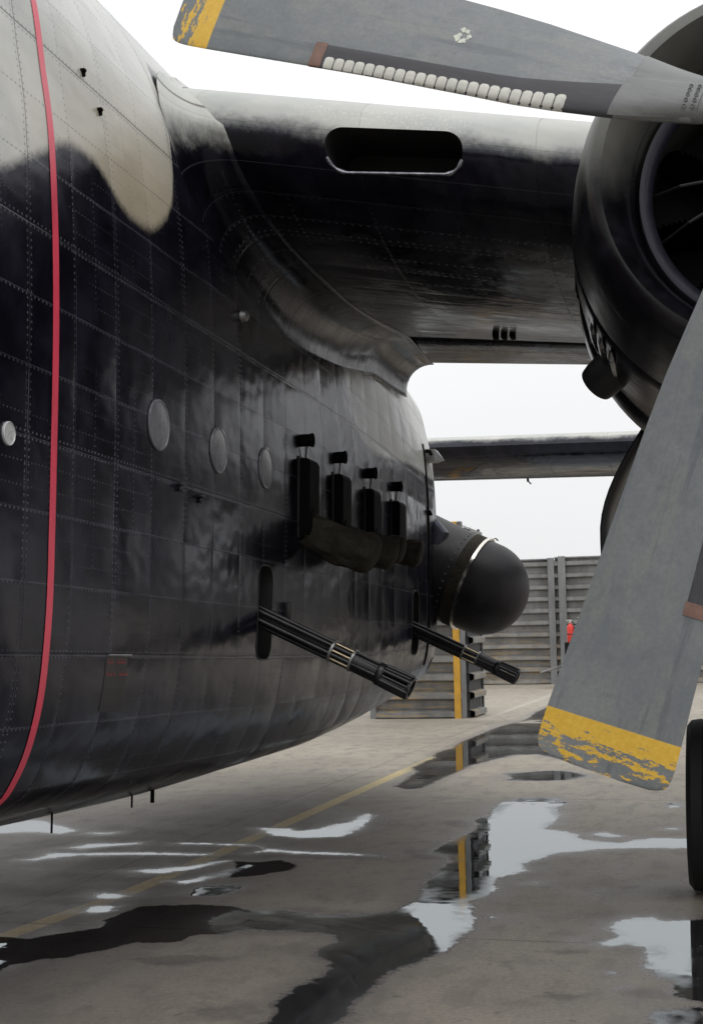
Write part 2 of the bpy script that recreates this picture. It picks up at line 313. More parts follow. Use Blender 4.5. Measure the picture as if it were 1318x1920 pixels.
# ------------------------------------------------------------------ mesh helpers
class MB:
    def __init__(s): s.v = []; s.f = []; s.mi = []; s.uv = {}
    def add(s, vs, fs, mi=0, uvs=None):
        o = len(s.v); s.v += [tuple(v) for v in vs]
        for f in fs: s.f.append(tuple(o+i for i in f)); s.mi.append(mi)
        if uvs:
            for i, q in enumerate(uvs): s.uv[o+i] = q
        return s
    def grid(s, rows, close_u=False, mi=0, uvs=None, flip=False):
        n = len(rows); m = len(rows[0]); fs = []
        for i in range(n-1):
            for j in range(m if close_u else m-1):
                q = (i*m+j, i*m+(j+1) % m, (i+1)*m+(j+1) % m, (i+1)*m+j)
                fs.append(q[::-1] if flip else q)
        return s.add([p for r in rows for p in r], fs, mi, [q for r in uvs for q in r] if uvs else None)
    def box(s, c, d, R=None, mi=0, bev=0.):
        hx, hy, hz = d[0]/2, d[1]/2, d[2]/2; b = min(bev, hx*.9, hy*.9, hz*.9)
        bm = bmesh.new(); bmesh.ops.create_cube(bm, size=1.)
        for v in bm.verts: v.co = Vector((v.co.x*d[0], v.co.y*d[1], v.co.z*d[2]))
        if b > 0: bmesh.ops.bevel(bm, geom=bm.edges[:], offset=b, segments=2, profile=.5, affect='EDGES')
        bm.verts.index_update(); c = Vector(c)
        vs_ = [(R @ v.co if R else v.co)+c for v in bm.verts]
        s.add(vs_, [tuple(v.index for v in f.verts) for f in bm.faces], mi); bm.free(); return s
    def tube(s, pts, rad, seg=12, caps=True, mi=0, scale_b=1.):
        pts = [Vector(p) for p in pts]; n = len(pts); rows = []
        if not isinstance(rad, (list, tuple)): rad = [rad]*n
        up = None
        for i in range(n):
            t = (pts[min(i+1, n-1)]-pts[max(i-1, 0)]).normalized()
            if up is None:
                up = Vector((0, 0, 1)) if abs(t.z) < .9 else Vector((0, 1, 0))
            a = t.cross(up).normalized(); b = a.cross(t).normalized(); up = b
            rows.append([pts[i]+(a*cos(2*pi*k/seg)+b*sin(2*pi*k/seg)*scale_b)*rad[i] for k in range(seg)])
        s.grid(rows, True, mi); o = len(s.v)
        if caps:
            s.f.append(tuple(range(o-seg, o))); s.mi.append(mi)
            s.f.append(tuple(range(o-n*seg, o-n*seg+seg))[::-1]); s.mi.append(mi)
        return s
    def lathe(s, prof, axis='Y', seg=48, mi=0, c=(0, 0, 0), sz=1.):
        rows = []
        for a, r in prof:
            R_ = []
            for k in range(seg):
                p, q = r*cos(2*pi*k/seg), r*sin(2*pi*k/seg)*sz
                R_.append({'Y': (p+c[0], a+c[1], q+c[2]), 'X': (a+c[0], p+c[1], q+c[2]), 'Z': (p+c[0], q+c[1], a+c[2])}[axis])
            rows.append(R_)
        return s.grid(rows, True, mi)
    def prism(s, poly, axis, a, b, mi=0):
        """poly of (p,q); extruded along axis from a to b"""
        def P(t, p, q): return {'X': (t, p, q), 'Y': (p, t, q), 'Z': (p, q, t)}[axis]
        n = len(poly); vs_ = [P(a, *q) for q in poly]+[P(b, *q) for q in poly]
        fs = [(i, (i+1) % n, n+(i+1) % n, n+i) for i in range(n)]+[tuple(range(n))[::-1], tuple(range(n, 2*n))]
        return s.add(vs_, fs, mi)
    def build(s, name, mats, parent=None, smooth=True, off=(0, 0, 0), sharp=35, fix=True):
        off = Vector(off); me = bpy.data.meshes.new(name)
        me.from_pydata([tuple(Vector(v)-off) for v in s.v], [], s.f)
        if s.uv:
            l = me.uv_layers.new(name='UVMap')
            for lp in me.loops: l.data[lp.index].uv = s.uv.get(lp.vertex_index, (0, 0))
        if not isinstance(mats, (list, tuple)): mats = [mats]
        for m_ in mats: me.materials.append(m_)
        for p, k in zip(me.polygons, s.mi): p.material_index = k
        if fix:
            bm = bmesh.new(); bm.from_mesh(me); bmesh.ops.recalc_face_normals(bm, faces=bm.faces[:]); bm.to_mesh(me); bm.free()
        if smooth: me.shade_smooth()
        if smooth and sharp: me.set_sharp_from_angle(angle=radians(sharp))
        o = bpy.data.objects.new(name, me); COL.objects.link(o)
        if parent: o.parent = parent
        return o

def tag(o, label=None, cat=None, group=None, kind=None):
    for k, v in (('label', label), ('category', cat), ('group', group), ('kind', kind)):
        if v: o[k] = v
    return o
def empty(name, mw=None):
    o = bpy.data.objects.new(name, None); COL.objects.link(o); o.empty_display_size = .3
    if mw is not None: o.matrix_world = mw
    return o
def copy_tree(o, parent=None):
    c = o.copy(); COL.objects.link(c)
    if parent: c.parent = parent
    for ch in list(o.children): copy_tree(ch, c)
    return c
def interp(x, tab):
    xs = [a for a, _ in tab]; ys = [b for _, b in tab]
    return float(np.interp(x, xs, ys))
def smooth_curve(pts, n, closed=False):
    """Catmull-Rom through pts, n samples per span"""
    P = [Vector(p) for p in pts]; out = []; L = len(P)
    for i in range(L-1):
        a, b, c, d = P[max(i-1, 0)], P[i], P[i+1], P[min(i+2, L-1)]
        for k in range(n):
            t = k/n
            out.append(.5*((2*b)+(c-a)*t+(2*a-5*b+4*c-d)*t*t+(3*b-a-3*c+d)*t**3))
    out.append(P[-1]); return out
def cut(o, cutter):
    m_ = o.modifiers.new('cut', 'BOOLEAN'); m_.operation = 'DIFFERENCE'; m_.object = cutter; m_.solver = 'EXACT'
    bpy.context.view_layer.update(); dg = bpy.context.evaluated_depsgraph_get()
    me = bpy.data.meshes.new_from_object(o.evaluated_get(dg)); o.modifiers.clear(); o.data = me
    bpy.data.objects.remove(cutter)
def rrect(cx, cy, w_, h_, r, n=6):
    out = []
    for k, (sx_, sy_) in enumerate(((1, 1), (-1, 1), (-1, -1), (1, -1))):
        for i in range(n+1):
            a = k*pi/2+i/n*pi/2; out.append((cx+sx_*(w_/2-r)+r*cos(a), cy+sy_*(h_/2-r)+r*sin(a)))
    return out

# ------------------------------------------------------------------ apron
PUDDLES=[[(-2.02,13.68),(-1.73,13.71),(-1.56,13.31),(-1.62,12.95),(-1.52,12.41),(-1.53,11.99),(-1.55,11.62),(-1.37,11.49),(-1.25,11.32),(-1.25,11.15),(-1.06,11.00),(-0.88,10.91),(-0.83,11.09),(-0.68,11.22),(-0.46,11.20),(-0.29,11.27),(-0.28,10.74),(-0.45,10.74),(-0.84,10.69),(-1.04,10.60),(-1.32,10.38),(-1.48,9.89),(-1.42,9.63),(-1.48,9.46),(-1.56,9.35),(-1.55,9.10),(-1.50,8.92),(-1.53,8.70),(-1.59,8.51),(-1.52,8.20),(-1.45,7.87),(-1.44,7.63),(-1.46,7.49),(-1.48,7.24),(-1.51,7.11),(-1.57,6.93),(-1.64,6.75),(-1.67,6.54),(-1.65,6.39),(-1.68,6.15),(-1.65,5.98),(-1.65,5.75),(-1.63,5.58),(-1.90,5.53),(-1.95,5.76),(-1.93,5.88),(-2.00,6.09),(-1.99,6.16),(-2.00,6.38),(-1.96,6.48),(-1.93,6.70),(-1.97,6.89),(-2.09,7.01),(-2.11,7.13),(-2.06,7.27),(-2.07,7.39),(-2.14,7.48),(-2.24,7.54),(-2.40,7.53),(-2.63,7.54),(-2.71,7.42),(-2.80,7.46),(-2.89,7.61),(-2.94,7.82),(-2.88,8.07),(-2.81,8.00),(-2.60,8.07),(-2.44,8.02),(-2.38,7.97),(-2.18,8.00),(-1.99,8.09),(-1.95,8.15),(-1.93,8.30),(-1.89,8.55),(-1.97,9.00),(-1.98,9.29),(-1.99,9.71),(-1.98,9.94),(-2.05,10.17),(-2.21,10.29),(-2.18,10.66),(-2.14,11.05),(-2.09,11.45),(-2.10,11.76),(-2.20,12.08),(-2.11,12.35),(-2.16,12.81),(-2.17,13.30)],
[(-3.96,7.08),(-3.83,7.00),(-3.76,7.05),(-3.72,6.91),(-3.75,6.86),(-3.80,6.79)],
[(-3.71,6.62),(-3.63,6.68),(-3.61,6.76),(-3.54,6.56),(-3.59,6.41)],
[(-3.65,7.22),(-3.67,7.30),(-3.63,7.29),(-3.60,7.20),(-3.61,7.15)],
[(-3.48,7.45),(-3.51,7.64),(-3.47,7.69),(-3.43,7.58),(-3.44,7.45)],
[(-3.48,7.80),(-3.46,7.84),(-3.43,7.76),(-3.45,7.74)],
[(-3.67,6.97),(-3.69,7.06),(-3.62,6.93),(-3.58,6.82)],
[(-4.08,32.95),(-4.09,29.87),(-3.89,26.62),(-3.80,24.41),(-3.82,23.13),(-3.82,21.64),(-3.84,20.42),(-3.76,19.24),(-3.83,18.50),(-3.71,17.74),(-3.72,17.17),(-3.71,16.51),(-3.55,16.08),(-3.46,14.55),(-3.27,14.31),(-3.17,14.47),(-3.16,15.35),(-3.11,16.10),(-3.12,16.73),(-2.97,17.55),(-2.81,18.21),(-2.53,18.37),(-2.07,17.58),(-1.79,18.70),(-1.55,20.89),(-2.39,32.68)],
[(-2.48,15.26),(-2.36,15.40),(-2.55,15.90),(-2.32,16.11),(-2.07,16.28),(-1.92,16.22),(-1.75,16.00),(-1.62,15.72),(-1.69,15.50),(-1.81,15.30),(-1.99,15.21),(-2.22,15.20)],
[(-0.78,7.51),(-0.70,7.56),(-0.66,7.69),(-0.73,7.88),(-0.69,8.10),(-0.63,8.19),(-0.53,8.20),(-0.45,8.11),(-0.34,8.16),(-0.21,8.18),(-0.18,6.42),(-0.28,6.47),(-0.33,6.53),(-0.35,6.77),(-0.44,6.91),(-0.49,7.06),(-0.48,7.29),(-0.52,7.46),(-0.61,7.51),(-0.69,7.44)],
[(-0.43,5.92),(-0.43,6.25),(-0.35,6.29),(-0.28,6.34),(-0.18,6.40),(-0.17,5.97)],
[(-0.68,6.89),(-0.65,6.93),(-0.59,6.91),(-0.60,6.85),(-0.65,6.84)],
[(-0.62,6.60),(-0.58,6.65),(-0.53,6.64),(-0.55,6.58),(-0.60,6.56)],
[(-0.53,6.40),(-0.50,6.44),(-0.49,6.40),(-0.51,6.36)],
[(-1.23,11.33),(-1.11,11.52),(-1.04,11.50),(-0.85,11.23),(-1.03,11.18)],
[(-0.69,13.43),(-0.55,13.48),(-0.53,13.05),(-0.69,13.04)],
[(-0.67,11.76),(-0.51,11.83),(-0.50,11.68),(-0.64,11.64)],
[(-1.43,8.10),(-1.37,8.15),(-1.33,7.97),(-1.38,7.92)],
[(-1.35,9.18),(-1.29,9.21),(-1.29,9.13),(-1.33,9.12)],
[(-0.90,7.59),(-0.84,7.61),(-0.84,7.56),(-0.89,7.54)],
[(-3.89,11.41),(-3.60,11.39),(-3.51,11.25),(-3.37,11.39),(-3.32,11.68),(-3.20,11.84),(-3.24,12.24),(-3.21,12.39),(-3.12,12.29),(-3.02,11.43),(-3.04,11.24),(-3.06,11.00),(-3.36,10.91),(-3.63,11.02),(-3.77,11.26)],
[(-5.09,9.59),(-5.01,9.69),(-5.02,9.96),(-4.79,9.97),(-4.40,10.07),(-3.79,10.07),(-3.75,9.95),(-4.34,9.91),(-4.72,9.82),(-4.89,9.65),(-4.96,9.55)],
[(-4.28,10.54),(-3.97,10.59),(-3.67,10.53),(-3.50,10.47),(-3.63,10.44),(-3.92,10.46),(-4.23,10.46)],
[(-3.59,10.49),(-3.44,10.37),(-3.22,10.27),(-3.02,10.25),(-2.77,10.22),(-2.49,10.14),(-2.47,10.06),(-2.73,10.08),(-2.99,10.10),(-3.18,10.12),(-3.40,10.19),(-3.49,10.08),(-3.51,10.20),(-3.46,10.30)],
[(-4.05,9.24),(-3.97,9.33),(-3.72,9.51),(-3.65,9.67),(-3.55,9.78),(-3.59,9.59),(-3.65,9.42),(-3.77,9.23),(-3.90,9.17)],
[(-3.63,8.91),(-3.54,8.95),(-3.49,9.10),(-3.41,9.26),(-3.35,9.62),(-3.29,9.56),(-3.34,9.16),(-3.43,8.98),(-3.50,8.83)],
[(-3.34,8.47),(-3.40,8.69),(-3.32,8.80),(-3.11,8.85),(-3.08,8.74),(-3.13,8.47),(-3.30,8.41)],
[(-3.95,8.35),(-3.94,8.47),(-3.78,8.47),(-3.68,8.37),(-3.72,8.26),(-3.88,8.26)],
[(-3.81,7.93),(-3.80,8.03),(-3.68,8.09),(-3.60,8.04),(-3.57,7.88),(-3.66,7.79),(-3.76,7.84)],
[(-6.24,11.15),(-6.10,11.54),(-6.05,11.68),(-5.88,11.61),(-5.58,11.30),(-5.36,11.09),(-5.39,10.88),(-5.68,10.97),(-5.93,10.86),(-6.05,10.80)],
[(-5.24,10.94),(-5.19,11.06),(-5.05,11.01),(-4.98,11.08),(-4.93,10.96),(-5.03,10.86)],
[(-5.00,10.18),(-4.93,10.40),(-4.52,10.54),(-4.49,10.43),(-4.71,10.27),(-4.86,10.11)]]
STAINS_AND_REFL=[[(-3.49,9.74),(-3.33,9.74),(-3.17,9.84),(-2.99,9.63),(-2.97,9.47),(-3.15,9.15),(-3.31,9.08),(-3.37,9.36)],
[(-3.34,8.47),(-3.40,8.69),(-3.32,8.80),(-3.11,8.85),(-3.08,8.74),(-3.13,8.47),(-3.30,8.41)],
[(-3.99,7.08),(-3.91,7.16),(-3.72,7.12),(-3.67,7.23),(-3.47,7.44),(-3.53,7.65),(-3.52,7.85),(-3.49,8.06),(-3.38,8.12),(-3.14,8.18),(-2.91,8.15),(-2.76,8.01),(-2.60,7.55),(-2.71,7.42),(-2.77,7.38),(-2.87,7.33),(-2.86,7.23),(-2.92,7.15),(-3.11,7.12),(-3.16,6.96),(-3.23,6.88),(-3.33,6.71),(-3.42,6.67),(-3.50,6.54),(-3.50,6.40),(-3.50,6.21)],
[(-2.31,5.88),(-2.25,5.98),(-2.15,6.03),(-2.07,6.01),(-2.01,5.93),(-2.05,5.86),(-2.13,5.76),(-2.23,5.79)],
[(-0.94,6.40),(-0.91,6.44),(-0.82,6.44),(-0.70,6.47),(-0.73,6.42),(-0.76,6.34),(-0.85,6.35)],
[(-0.57,6.58),(-0.46,6.63),(-0.34,6.53),(-0.29,6.45),(-0.45,6.44),(-0.56,6.50)],
[(-1.07,7.27),(-0.95,7.32),(-0.76,7.33),(-0.77,7.25),(-0.91,7.21)],
[(-1.16,7.01),(-1.12,7.05),(-1.11,6.90),(-1.14,6.92)],
[(-4.42,7.96),(-4.29,7.98),(-4.21,7.86),(-4.23,7.74),(-4.29,7.73)],
[(-3.00,6.77),(-2.87,6.88),(-2.60,6.93),(-2.50,6.83),(-2.64,6.66),(-2.84,6.67)],
[(-3.75,9.89),(-3.53,9.79),(-3.21,9.96),(-2.68,9.91),(-2.48,10.05),(-2.48,10.11),(-3.18,10.12),(-3.56,10.03)],
[(-2.49,11.97),(-2.33,12.07),(-2.15,11.92),(-2.13,11.60),(-2.31,11.63)],
[(-2.40,10.37),(-2.24,10.45),(-2.06,10.23),(-2.05,9.99),(-2.28,10.02)],
[(-0.77,9.12),(-0.65,9.19),(-0.66,9.05),(-0.75,9.01)],
[(-2.34,7.84),(-2.16,7.95),(-1.71,6.28),(-1.79,6.04),(-1.92,6.29),(-1.92,6.70),(-2.10,7.01),(-2.06,7.33)]]
def sdf(px, py, poly):
    A = np.array(poly); B = np.roll(A, -1, 0); d2 = np.full(px.shape, 1e9); ins = np.zeros(px.shape, bool)
    for (ax, ay), (bx, by) in zip(A, B):
        ex, ey = bx-ax, by-ay; L = ex*ex+ey*ey+1e-12
        t = np.clip(((px-ax)*ex+(py-ay)*ey)/L, 0, 1); d2 = np.minimum(d2, (px-ax-t*ex)**2+(py-ay-t*ey)**2)
        if ay != by: ins ^= ((ay > py) != (by > py)) & (px < (bx-ax)*(py-ay)/(by-ay)+ax)
    d = np.sqrt(d2); return np.where(ins, -d, d)
ys = [4.6]
while ys[-1] < 35: ys.append(ys[-1]*1.0042)
xs = list(np.arange(-7.5, 1.6, .032)); ys = np.array([-3000., -60, 0, 3]+ys+[37, 45, 60, 120, 3000.]); xs = np.array([-3000., -60, -20, -12]+xs+[2.5, 6, 20, 60, 3000.])
GX, GY = np.meshgrid(xs, ys); wet = np.full(GX.shape, 1.); refl = np.full(GX.shape, 1.)
for poly in PUDDLES:
    A = np.array(poly); k = (GX > A[:, 0].min()-.6) & (GX < A[:, 0].max()+.6) & (GY > A[:, 1].min()-.6) & (GY < A[:, 1].max()+.6)
    dd = sdf(GX[k], GY[k], poly); wd = np.ptp(A[:, 1])
    wet[k] = np.minimum(wet[k], dd+(.03 if wd < .6 else 0.))
minor = np.full(GX.shape, 1.)
for q_, poly in enumerate(STAINS_AND_REFL):
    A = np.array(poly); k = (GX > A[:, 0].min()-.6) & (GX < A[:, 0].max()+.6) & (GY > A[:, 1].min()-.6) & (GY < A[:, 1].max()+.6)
    tgt = refl if q_ in (0, 1, 2) else minor; tgt[k] = np.minimum(tgt[k], sdf(GX[k], GY[k], poly))  # leading outlines are wet patches with painted dark reflections, the rest stains
nx, ny = len(xs), len(ys)
me = bpy.data.meshes.new('apron'); t_ = np.clip((GY-23)/5.5, 0, 1); vco = np.stack([GX, GY, -.15*t_*t_*(3-2*t_)], -1).reshape(-1, 3)
ii = (np.arange(ny-1)[:, None]*nx+np.arange(nx-1)[None, :]).reshape(-1); quads = np.stack([ii, ii+1, ii+nx+1, ii+nx], -1)
me.vertices.add(len(vco)); me.vertices.foreach_set('co', vco.ravel())
me.loops.add(quads.size); me.loops.foreach_set('vertex_index', quads.ravel())
me.polygons.add(len(quads)); me.polygons.foreach_set('loop_start', np.arange(0, quads.size, 4))
me.update(calc_edges=True)
for nm, arr in (('wet', wet), ('painted_refl', refl), ('minor', minor)):
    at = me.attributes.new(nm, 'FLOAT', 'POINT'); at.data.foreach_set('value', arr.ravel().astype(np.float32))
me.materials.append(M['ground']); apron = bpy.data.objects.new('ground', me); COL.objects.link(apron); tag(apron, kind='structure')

# ------------------------------------------------------------------ aircraft frame
# The aeroplane stands a little nose-up on the apron; its own axes are x outboard
# to port, y aft, z up.  Its parts are modelled in metres from the eye point.
OLD = cam_axes(atan(220/FPX), radians(14.88), 0.)
al = radians(1.22)
L3 = Matrix(((1, 0, 0), (0, cos(al), sin(al)), (0, -sin(al), cos(al))))
A3 = CAM @ OLD.transposed() @ L3
AIR = Matrix.Translation((0, 0, EYE)) @ A3.to_4x4()
AO = Vector((-4.2, 9.0, 0)); AO.z = -(EYE+(A3 @ AO).z)/A3[2][2]
air = empty('gunship_aircraft', AIR @ Matrix.Translation(AO))
tag(air, 'black twin-engined gunship aeroplane with grey top, parked with guns out on the wet apron', 'aeroplane')
def part(mb, name, mat, parent=None, **k):
    return mb.build(name, mat, parent or air, off=k.pop('off', AO), **k)
def hub_part(mb, name, mat, origin, parent=None, **k):     # geometry already relative to origin
    o = mb.build(name, mat, parent or air, **k); o.location = Vector(origin)-AO; return o

# ---- fuselage
HALF = [(0, 3.72), (.45, 3.70), (.8, 3.61), (1.0, 3.47), (1.13, 3.31), (1.255, 3.1), (1.345, 2.9), (1.397, 2.74), (1.446, 2.45), (1.49, 2.18), (1.52, 1.8), (1.535, 1.46), (1.541, 1.15),
        (1.543, .8), (1.544, .5), (1.541, .18), (1.518, -.13), (1.47, -.35), (1.405, -.5), (1.34, -.585), (1.22, -.66), (1.0, -.73), (.8, -.795), (.4, -.89), (0, -.93)]
HS = smooth_curve([(a, b, 0) for a, b in HALF], 4)
WS = [(.3, .10), (.6, .36), (1.1, .58), (1.8, .76), (2.6, .90), (3.4, .975), (4.3, 1.), (13.05, 1.), (13.3, .965), (13.6, .90), (14.2, .76), (15, .5), (16.6, .05)]
TS = [(.3, .12), (.8, .42), (1.6, .68), (2.6, .88), (4.2, 1.), (9, 1.), (10, .97), (11, .91), (12, .81), (12.8, .72), (14, .62), (16.6, .35)]
BS = [(.3, .18), (1, .55), (2, .82), (3.2, .96), (4.4, 1.), (8.0, 1.), (8.7, .98), (9.9, .935), (10.6, .88), (11.3, .81), (12.1, .71), (12.8, .61), (14, .45), (16.6, .1)]
def fus_half(Y, inflate=0.):
    w_, t_, b_ = interp(Y, WS), interp(Y, TS), interp(Y, BS); out = []
    for p in HS:
        z = p.y
        if z > 1.2: z = 1.2+(z-1.2)*t_
        if z < .3: z = .3+(z-.3)*b_
        out.append((p.x*w_, z))
    return out
ARC = [0.]
for i in range(1, len(HS)): ARC.append(ARC[-1]+(HS[i]-HS[i-1]).length)
i0 = min(range(len(HS)), key=lambda i: abs(HS[i].y-.8)); ARCV = [.8+(ARC[i0]-a) for a in ARC]
yst = [.3, .45, .6, .85, 1.1, 1.4, 1.8, 2.2, 2.6, 3.0, 3.4, 3.85]+list(np.arange(4.3, 12.6, .25))+[12.6, 12.75, 12.9, 13.05, 13.15, 13.3, 13.6, 14, 14.5, 15, 15.5, 16, 16.6]
mb = MB(); rows = []; uvs = []
for Y in yst:
    h = fus_half(Y); ring = [(-4.2+a, Y, z) for a, z in h]+[(-4.2-a, Y, z) for a, z in h[-2:0:-1]]
    rows.append(ring); uvs.append([(Y, v) for v in ARCV]+[(Y, v) for v in ARCV[-2:0:-1]])
mb.grid(rows, True, 0, uvs); R_ = len(rows[0]); n_ = len(mb.v)
mb.f += [tuple(range(R_)), tuple(range(n_-R_, n_))]; mb.mi += [0, 0]
fus = part(mb, 'fuselage', [M['fus'], M['cavity']], sharp=50)
def side_x(z, Y=9.):
    h = fus_half(min(Y, 9.) if z > 2.2 else Y); return -4.2+float(np.interp(-z, [-b for a, b in h], [a for a, b in h]))
GUNS = [(8.03, .23), (12.15, .275)]
for Y, z in GUNS:
    c_ = MB().prism(rrect(Y, z+.04, .26, .55, .09), 'X', -3.15, -2.4)
    co = c_.build('c', [M['cavity']], air, off=AO, smooth=False); cut(fus, co)
# propeller warning stripe, painted round the section in the plane of the propeller
mb = MB(); rows = []
for Yq in (5.253, 5.308):
    h = fus_half(Yq); e = []
    for i, (a, z) in enumerate(h):
        a0, z0 = h[max(i-1, 0)]; a1, z1 = h[min(i+1, len(h)-1)]; t = Vector((a1-a0, z1-z0)).normalized()
        e.append((-4.2+a-t.y*.003, Yq, z+t.x*.003))
    rows.append(e)
mb.grid(rows); part(mb, 'warning_stripe', M['red'], sharp=0)

# ---- wing: thick riveted section, drooping from the fuselage to the nacelles
UP = [(7.0, 2.52), (7.035, 2.63), (7.11, 2.725), (7.26, 2.815), (7.5, 2.90), (8, 2.99), (8.7, 3.05), (9.6, 3.0), (10.4, 2.86), (11.05, 2.73), (11.38, 2.665)]
LO = [(7.035, 2.42), (7.11, 2.33), (7.26, 2.245), (7.5, 2.17), (8, 2.11), (8.7, 2.11), (9.6, 2.225), (10.4, 2.37), (10.9, 2.45)]
def wing_ring(n=5):
    pts = [(y, z, 0) for y, z in UP[::-1]]+[(y, z, 0) for y, z in LO]
    c = smooth_curve(pts, n); s = [0.]
    for i in range(1, len(c)): s.append(s[-1]+(c[i]-c[i-1]).length)
    k = min(range(len(c)), key=lambda i: c[i].x); return [(p.x, p.y) for p in c], [s[k]-q for q in s]
WR, WARC = wing_ring()
def wdz(x, y=7.):
    sl = .19-.026*(min(max(y, 7.), 12.)-7); up_ = .105*(1-min(1, max(0, y-7)/3.5)); a_ = abs(x+4.2)
    return up_-(a_-2.7)*sl if a_ < 4.45 else up_-1.75*sl+(a_-4.45)*.05
mb = MB(); rows = []; uvs = []
for x in [-13, -8.65, -5.7, -4.2]+list(np.arange(-2.7, .5, .1))+[1.2, 3, 6, 9]:
    tp = 1. if abs(x+4.2) < 4.6 else 1-(abs(x+4.2)-4.6)*.045
    rows.append([(x, 9+(y-9)*tp, 2.55+(z-2.55)*tp+wdz(x, y)) for y, z in WR]); uvs.append([(x, v) for v in WARC])
mb.grid(rows, False, 0, uvs); n_ = len(mb.v); R_ = len(rows[0]); mb.f += [tuple(range(R_)), tuple(range(n_-R_, n_))]+[(i*R_, (i+1)*R_, (i+2)*R_-1, (i+1)*R_-1) for i in range(len(rows)-1)]; mb.mi += [0, 0]+[1]*(len(rows)-1)
wing = part(mb, 'wing', [M['wing'], M['cavity']], sharp=50)
IX, IZ = -1.656, 2.622
c_ = MB().prism(rrect(0, 0, .73, .215, .1, 8), 'Y', 0, .55); c_.v = [(p[0]+IX, p[1]+6.9, p[2]+IZ-(p[0])*.12) for p in c_.v]
co = c_.build('c', [M['cavity']], air, off=AO, smooth=False); cut(wing, co)
# rolled lip of the intake, following the nose of the wing
def nose_y(z, x):
    zz = z-wdz(x); return float(np.interp(zz, [q[1] for q in WR if q[0] < 8 and True][::-1], [q[0] for q in WR if q[0] < 8][::-1]))
NOSE = sorted([(z, y) for y, z in WR if y < 7.9]); 
def nose_y(z, x): return float(np.interp(z-wdz(x), [a for a, b in NOSE], [b for a, b in NOSE]))
pp = []
for a, b in rrect(0, 0, .742, .228, .108, 8): 
    x_, z_ = IX+a, IZ+b-a*.12; pp.append((x_, nose_y(z_, x_)-.004, z_))
pp = [q for q, (a, b) in zip(pp, rrect(0, 0, .742, .228, .108, 8)) if b < -.035]
mb = MB(); mb.tube(pp, [.010+.003*(sin(i*1.7)) for i in range(len(pp))], 8, True); part(mb, 'air_intake_lip', simple('chipped_lip_metal', (.30, .30, .34), .22, .8, .5, 20, .002), parent=wing, off=(0,0,0))
for o in (wing.children): o.data.transform(Matrix.Translation(-AO))
# flap behind the slot
def flap(x0, x1, nm='flap'):
    pts = smooth_curve([(12.0, 2.50, 0), (11.7, 2.57, 0), (11.4, 2.62, 0), (11.22, 2.60, 0), (11.15, 2.54, 0), (11.20, 2.475, 0), (11.5, 2.465, 0), (12.0, 2.49, 0)], 4)
    mb = MB(); rows = []; uvs = []
    for x in np.linspace(x0, x1, 8): rows.append([(x, p.x, p.y+wdz(x, p.x)) for p in pts]); uvs.append([(x, -1.9-.19*(p.x-11)*5) for p in pts])
    mb.grid(rows, True, 0, uvs); n_ = len(mb.v); R_ = len(rows[0]); mb.f += [tuple(range(R_)), tuple(range(n_-R_, n_))]; mb.mi += [0, 0]
    return part(mb, nm, M['wing'])
flap(-2.68, -.62)
# small fittings below the flap slot
mb = MB(); 
for i, dx in enumerate((0, .06, .12)): mb.box((-1.60+dx, 9.95, 2.265+wdz(-1.6, 9.95)), (.035, .10, .07), bev=.01)
part(mb, 'flap_hinge', M['matblack'])
mb = MB().box((-.78, 7.75, 2.14+wdz(-.8, 7.75)-.05), (.05, .10, .13), bev=.012).box((-.78, 7.70, 2.14+wdz(-.8, 7.75)-.13), (.03, .04, .05), bev=.01); part(mb, 'wing_drain', M['matblack'])

# ---- wing root fillet: a hollow curve carried round the whole section
mb = MB(); rows = []; uvs = []
FP = smooth_curve([(y, z, 0) for y, z in [(12.05, 2.51)]+UP[::-1]]+[(y, z, 0) for y, z in LO]+[(11.6, 2.47, 0), (12.1, 2.50, 0)], 5)
kN = min(range(len(FP)), key=lambda i: FP[i].x); sA = [0.]
for i in range(1, len(FP)): sA.append(sA[-1]+(FP[i]-FP[i-1]).length)
for i, p in enumerate(FP):
    t = (FP[min(i+1, len(FP)-1)]-FP[max(i-1, 0)]).normalized(); nrm = Vector((-t.y, t.x))          # outward of the section
    if i < kN: r = .24-.19*min(1, (sA[kN]-sA[i])/.32)
    else:
        q = (sA[i]-sA[kN]); r = .26+.12*min(1, q/1.5)-(.04*max(0, q-3.2))
    if nrm.dot(Vector((p.x-9.2, p.y-2.55))) < 0: nrm = -nrm
    rr = []; uu = []
    for k in range(11):
        a = k/10*pi/2
        off = r*(1-sin(a)); xo = r*(1-cos(a))
        y = p.x+nrm.x*off*1.0; z = p.y+nrm.y*off
        xw = side_x(min(3.45, z+wdz(-2.6, y)), min(12.5, y))-.012
        x = xw+xo; z2 = z+wdz(x, y)
        rr.append((x, y, z2)); uu.append((-2.66+a*r*1.1, (sA[kN]-sA[i])))
    rows.append(rr); uvs.append(uu)
mb.grid(rows, False, 0, uvs); fil = part(mb, 'wing_root_fillet', M['fillet'], sharp=0)
m_ = fil.modifiers.new('thickness', 'SOLIDIFY'); m_.thickness = .006; m_.offset = -1

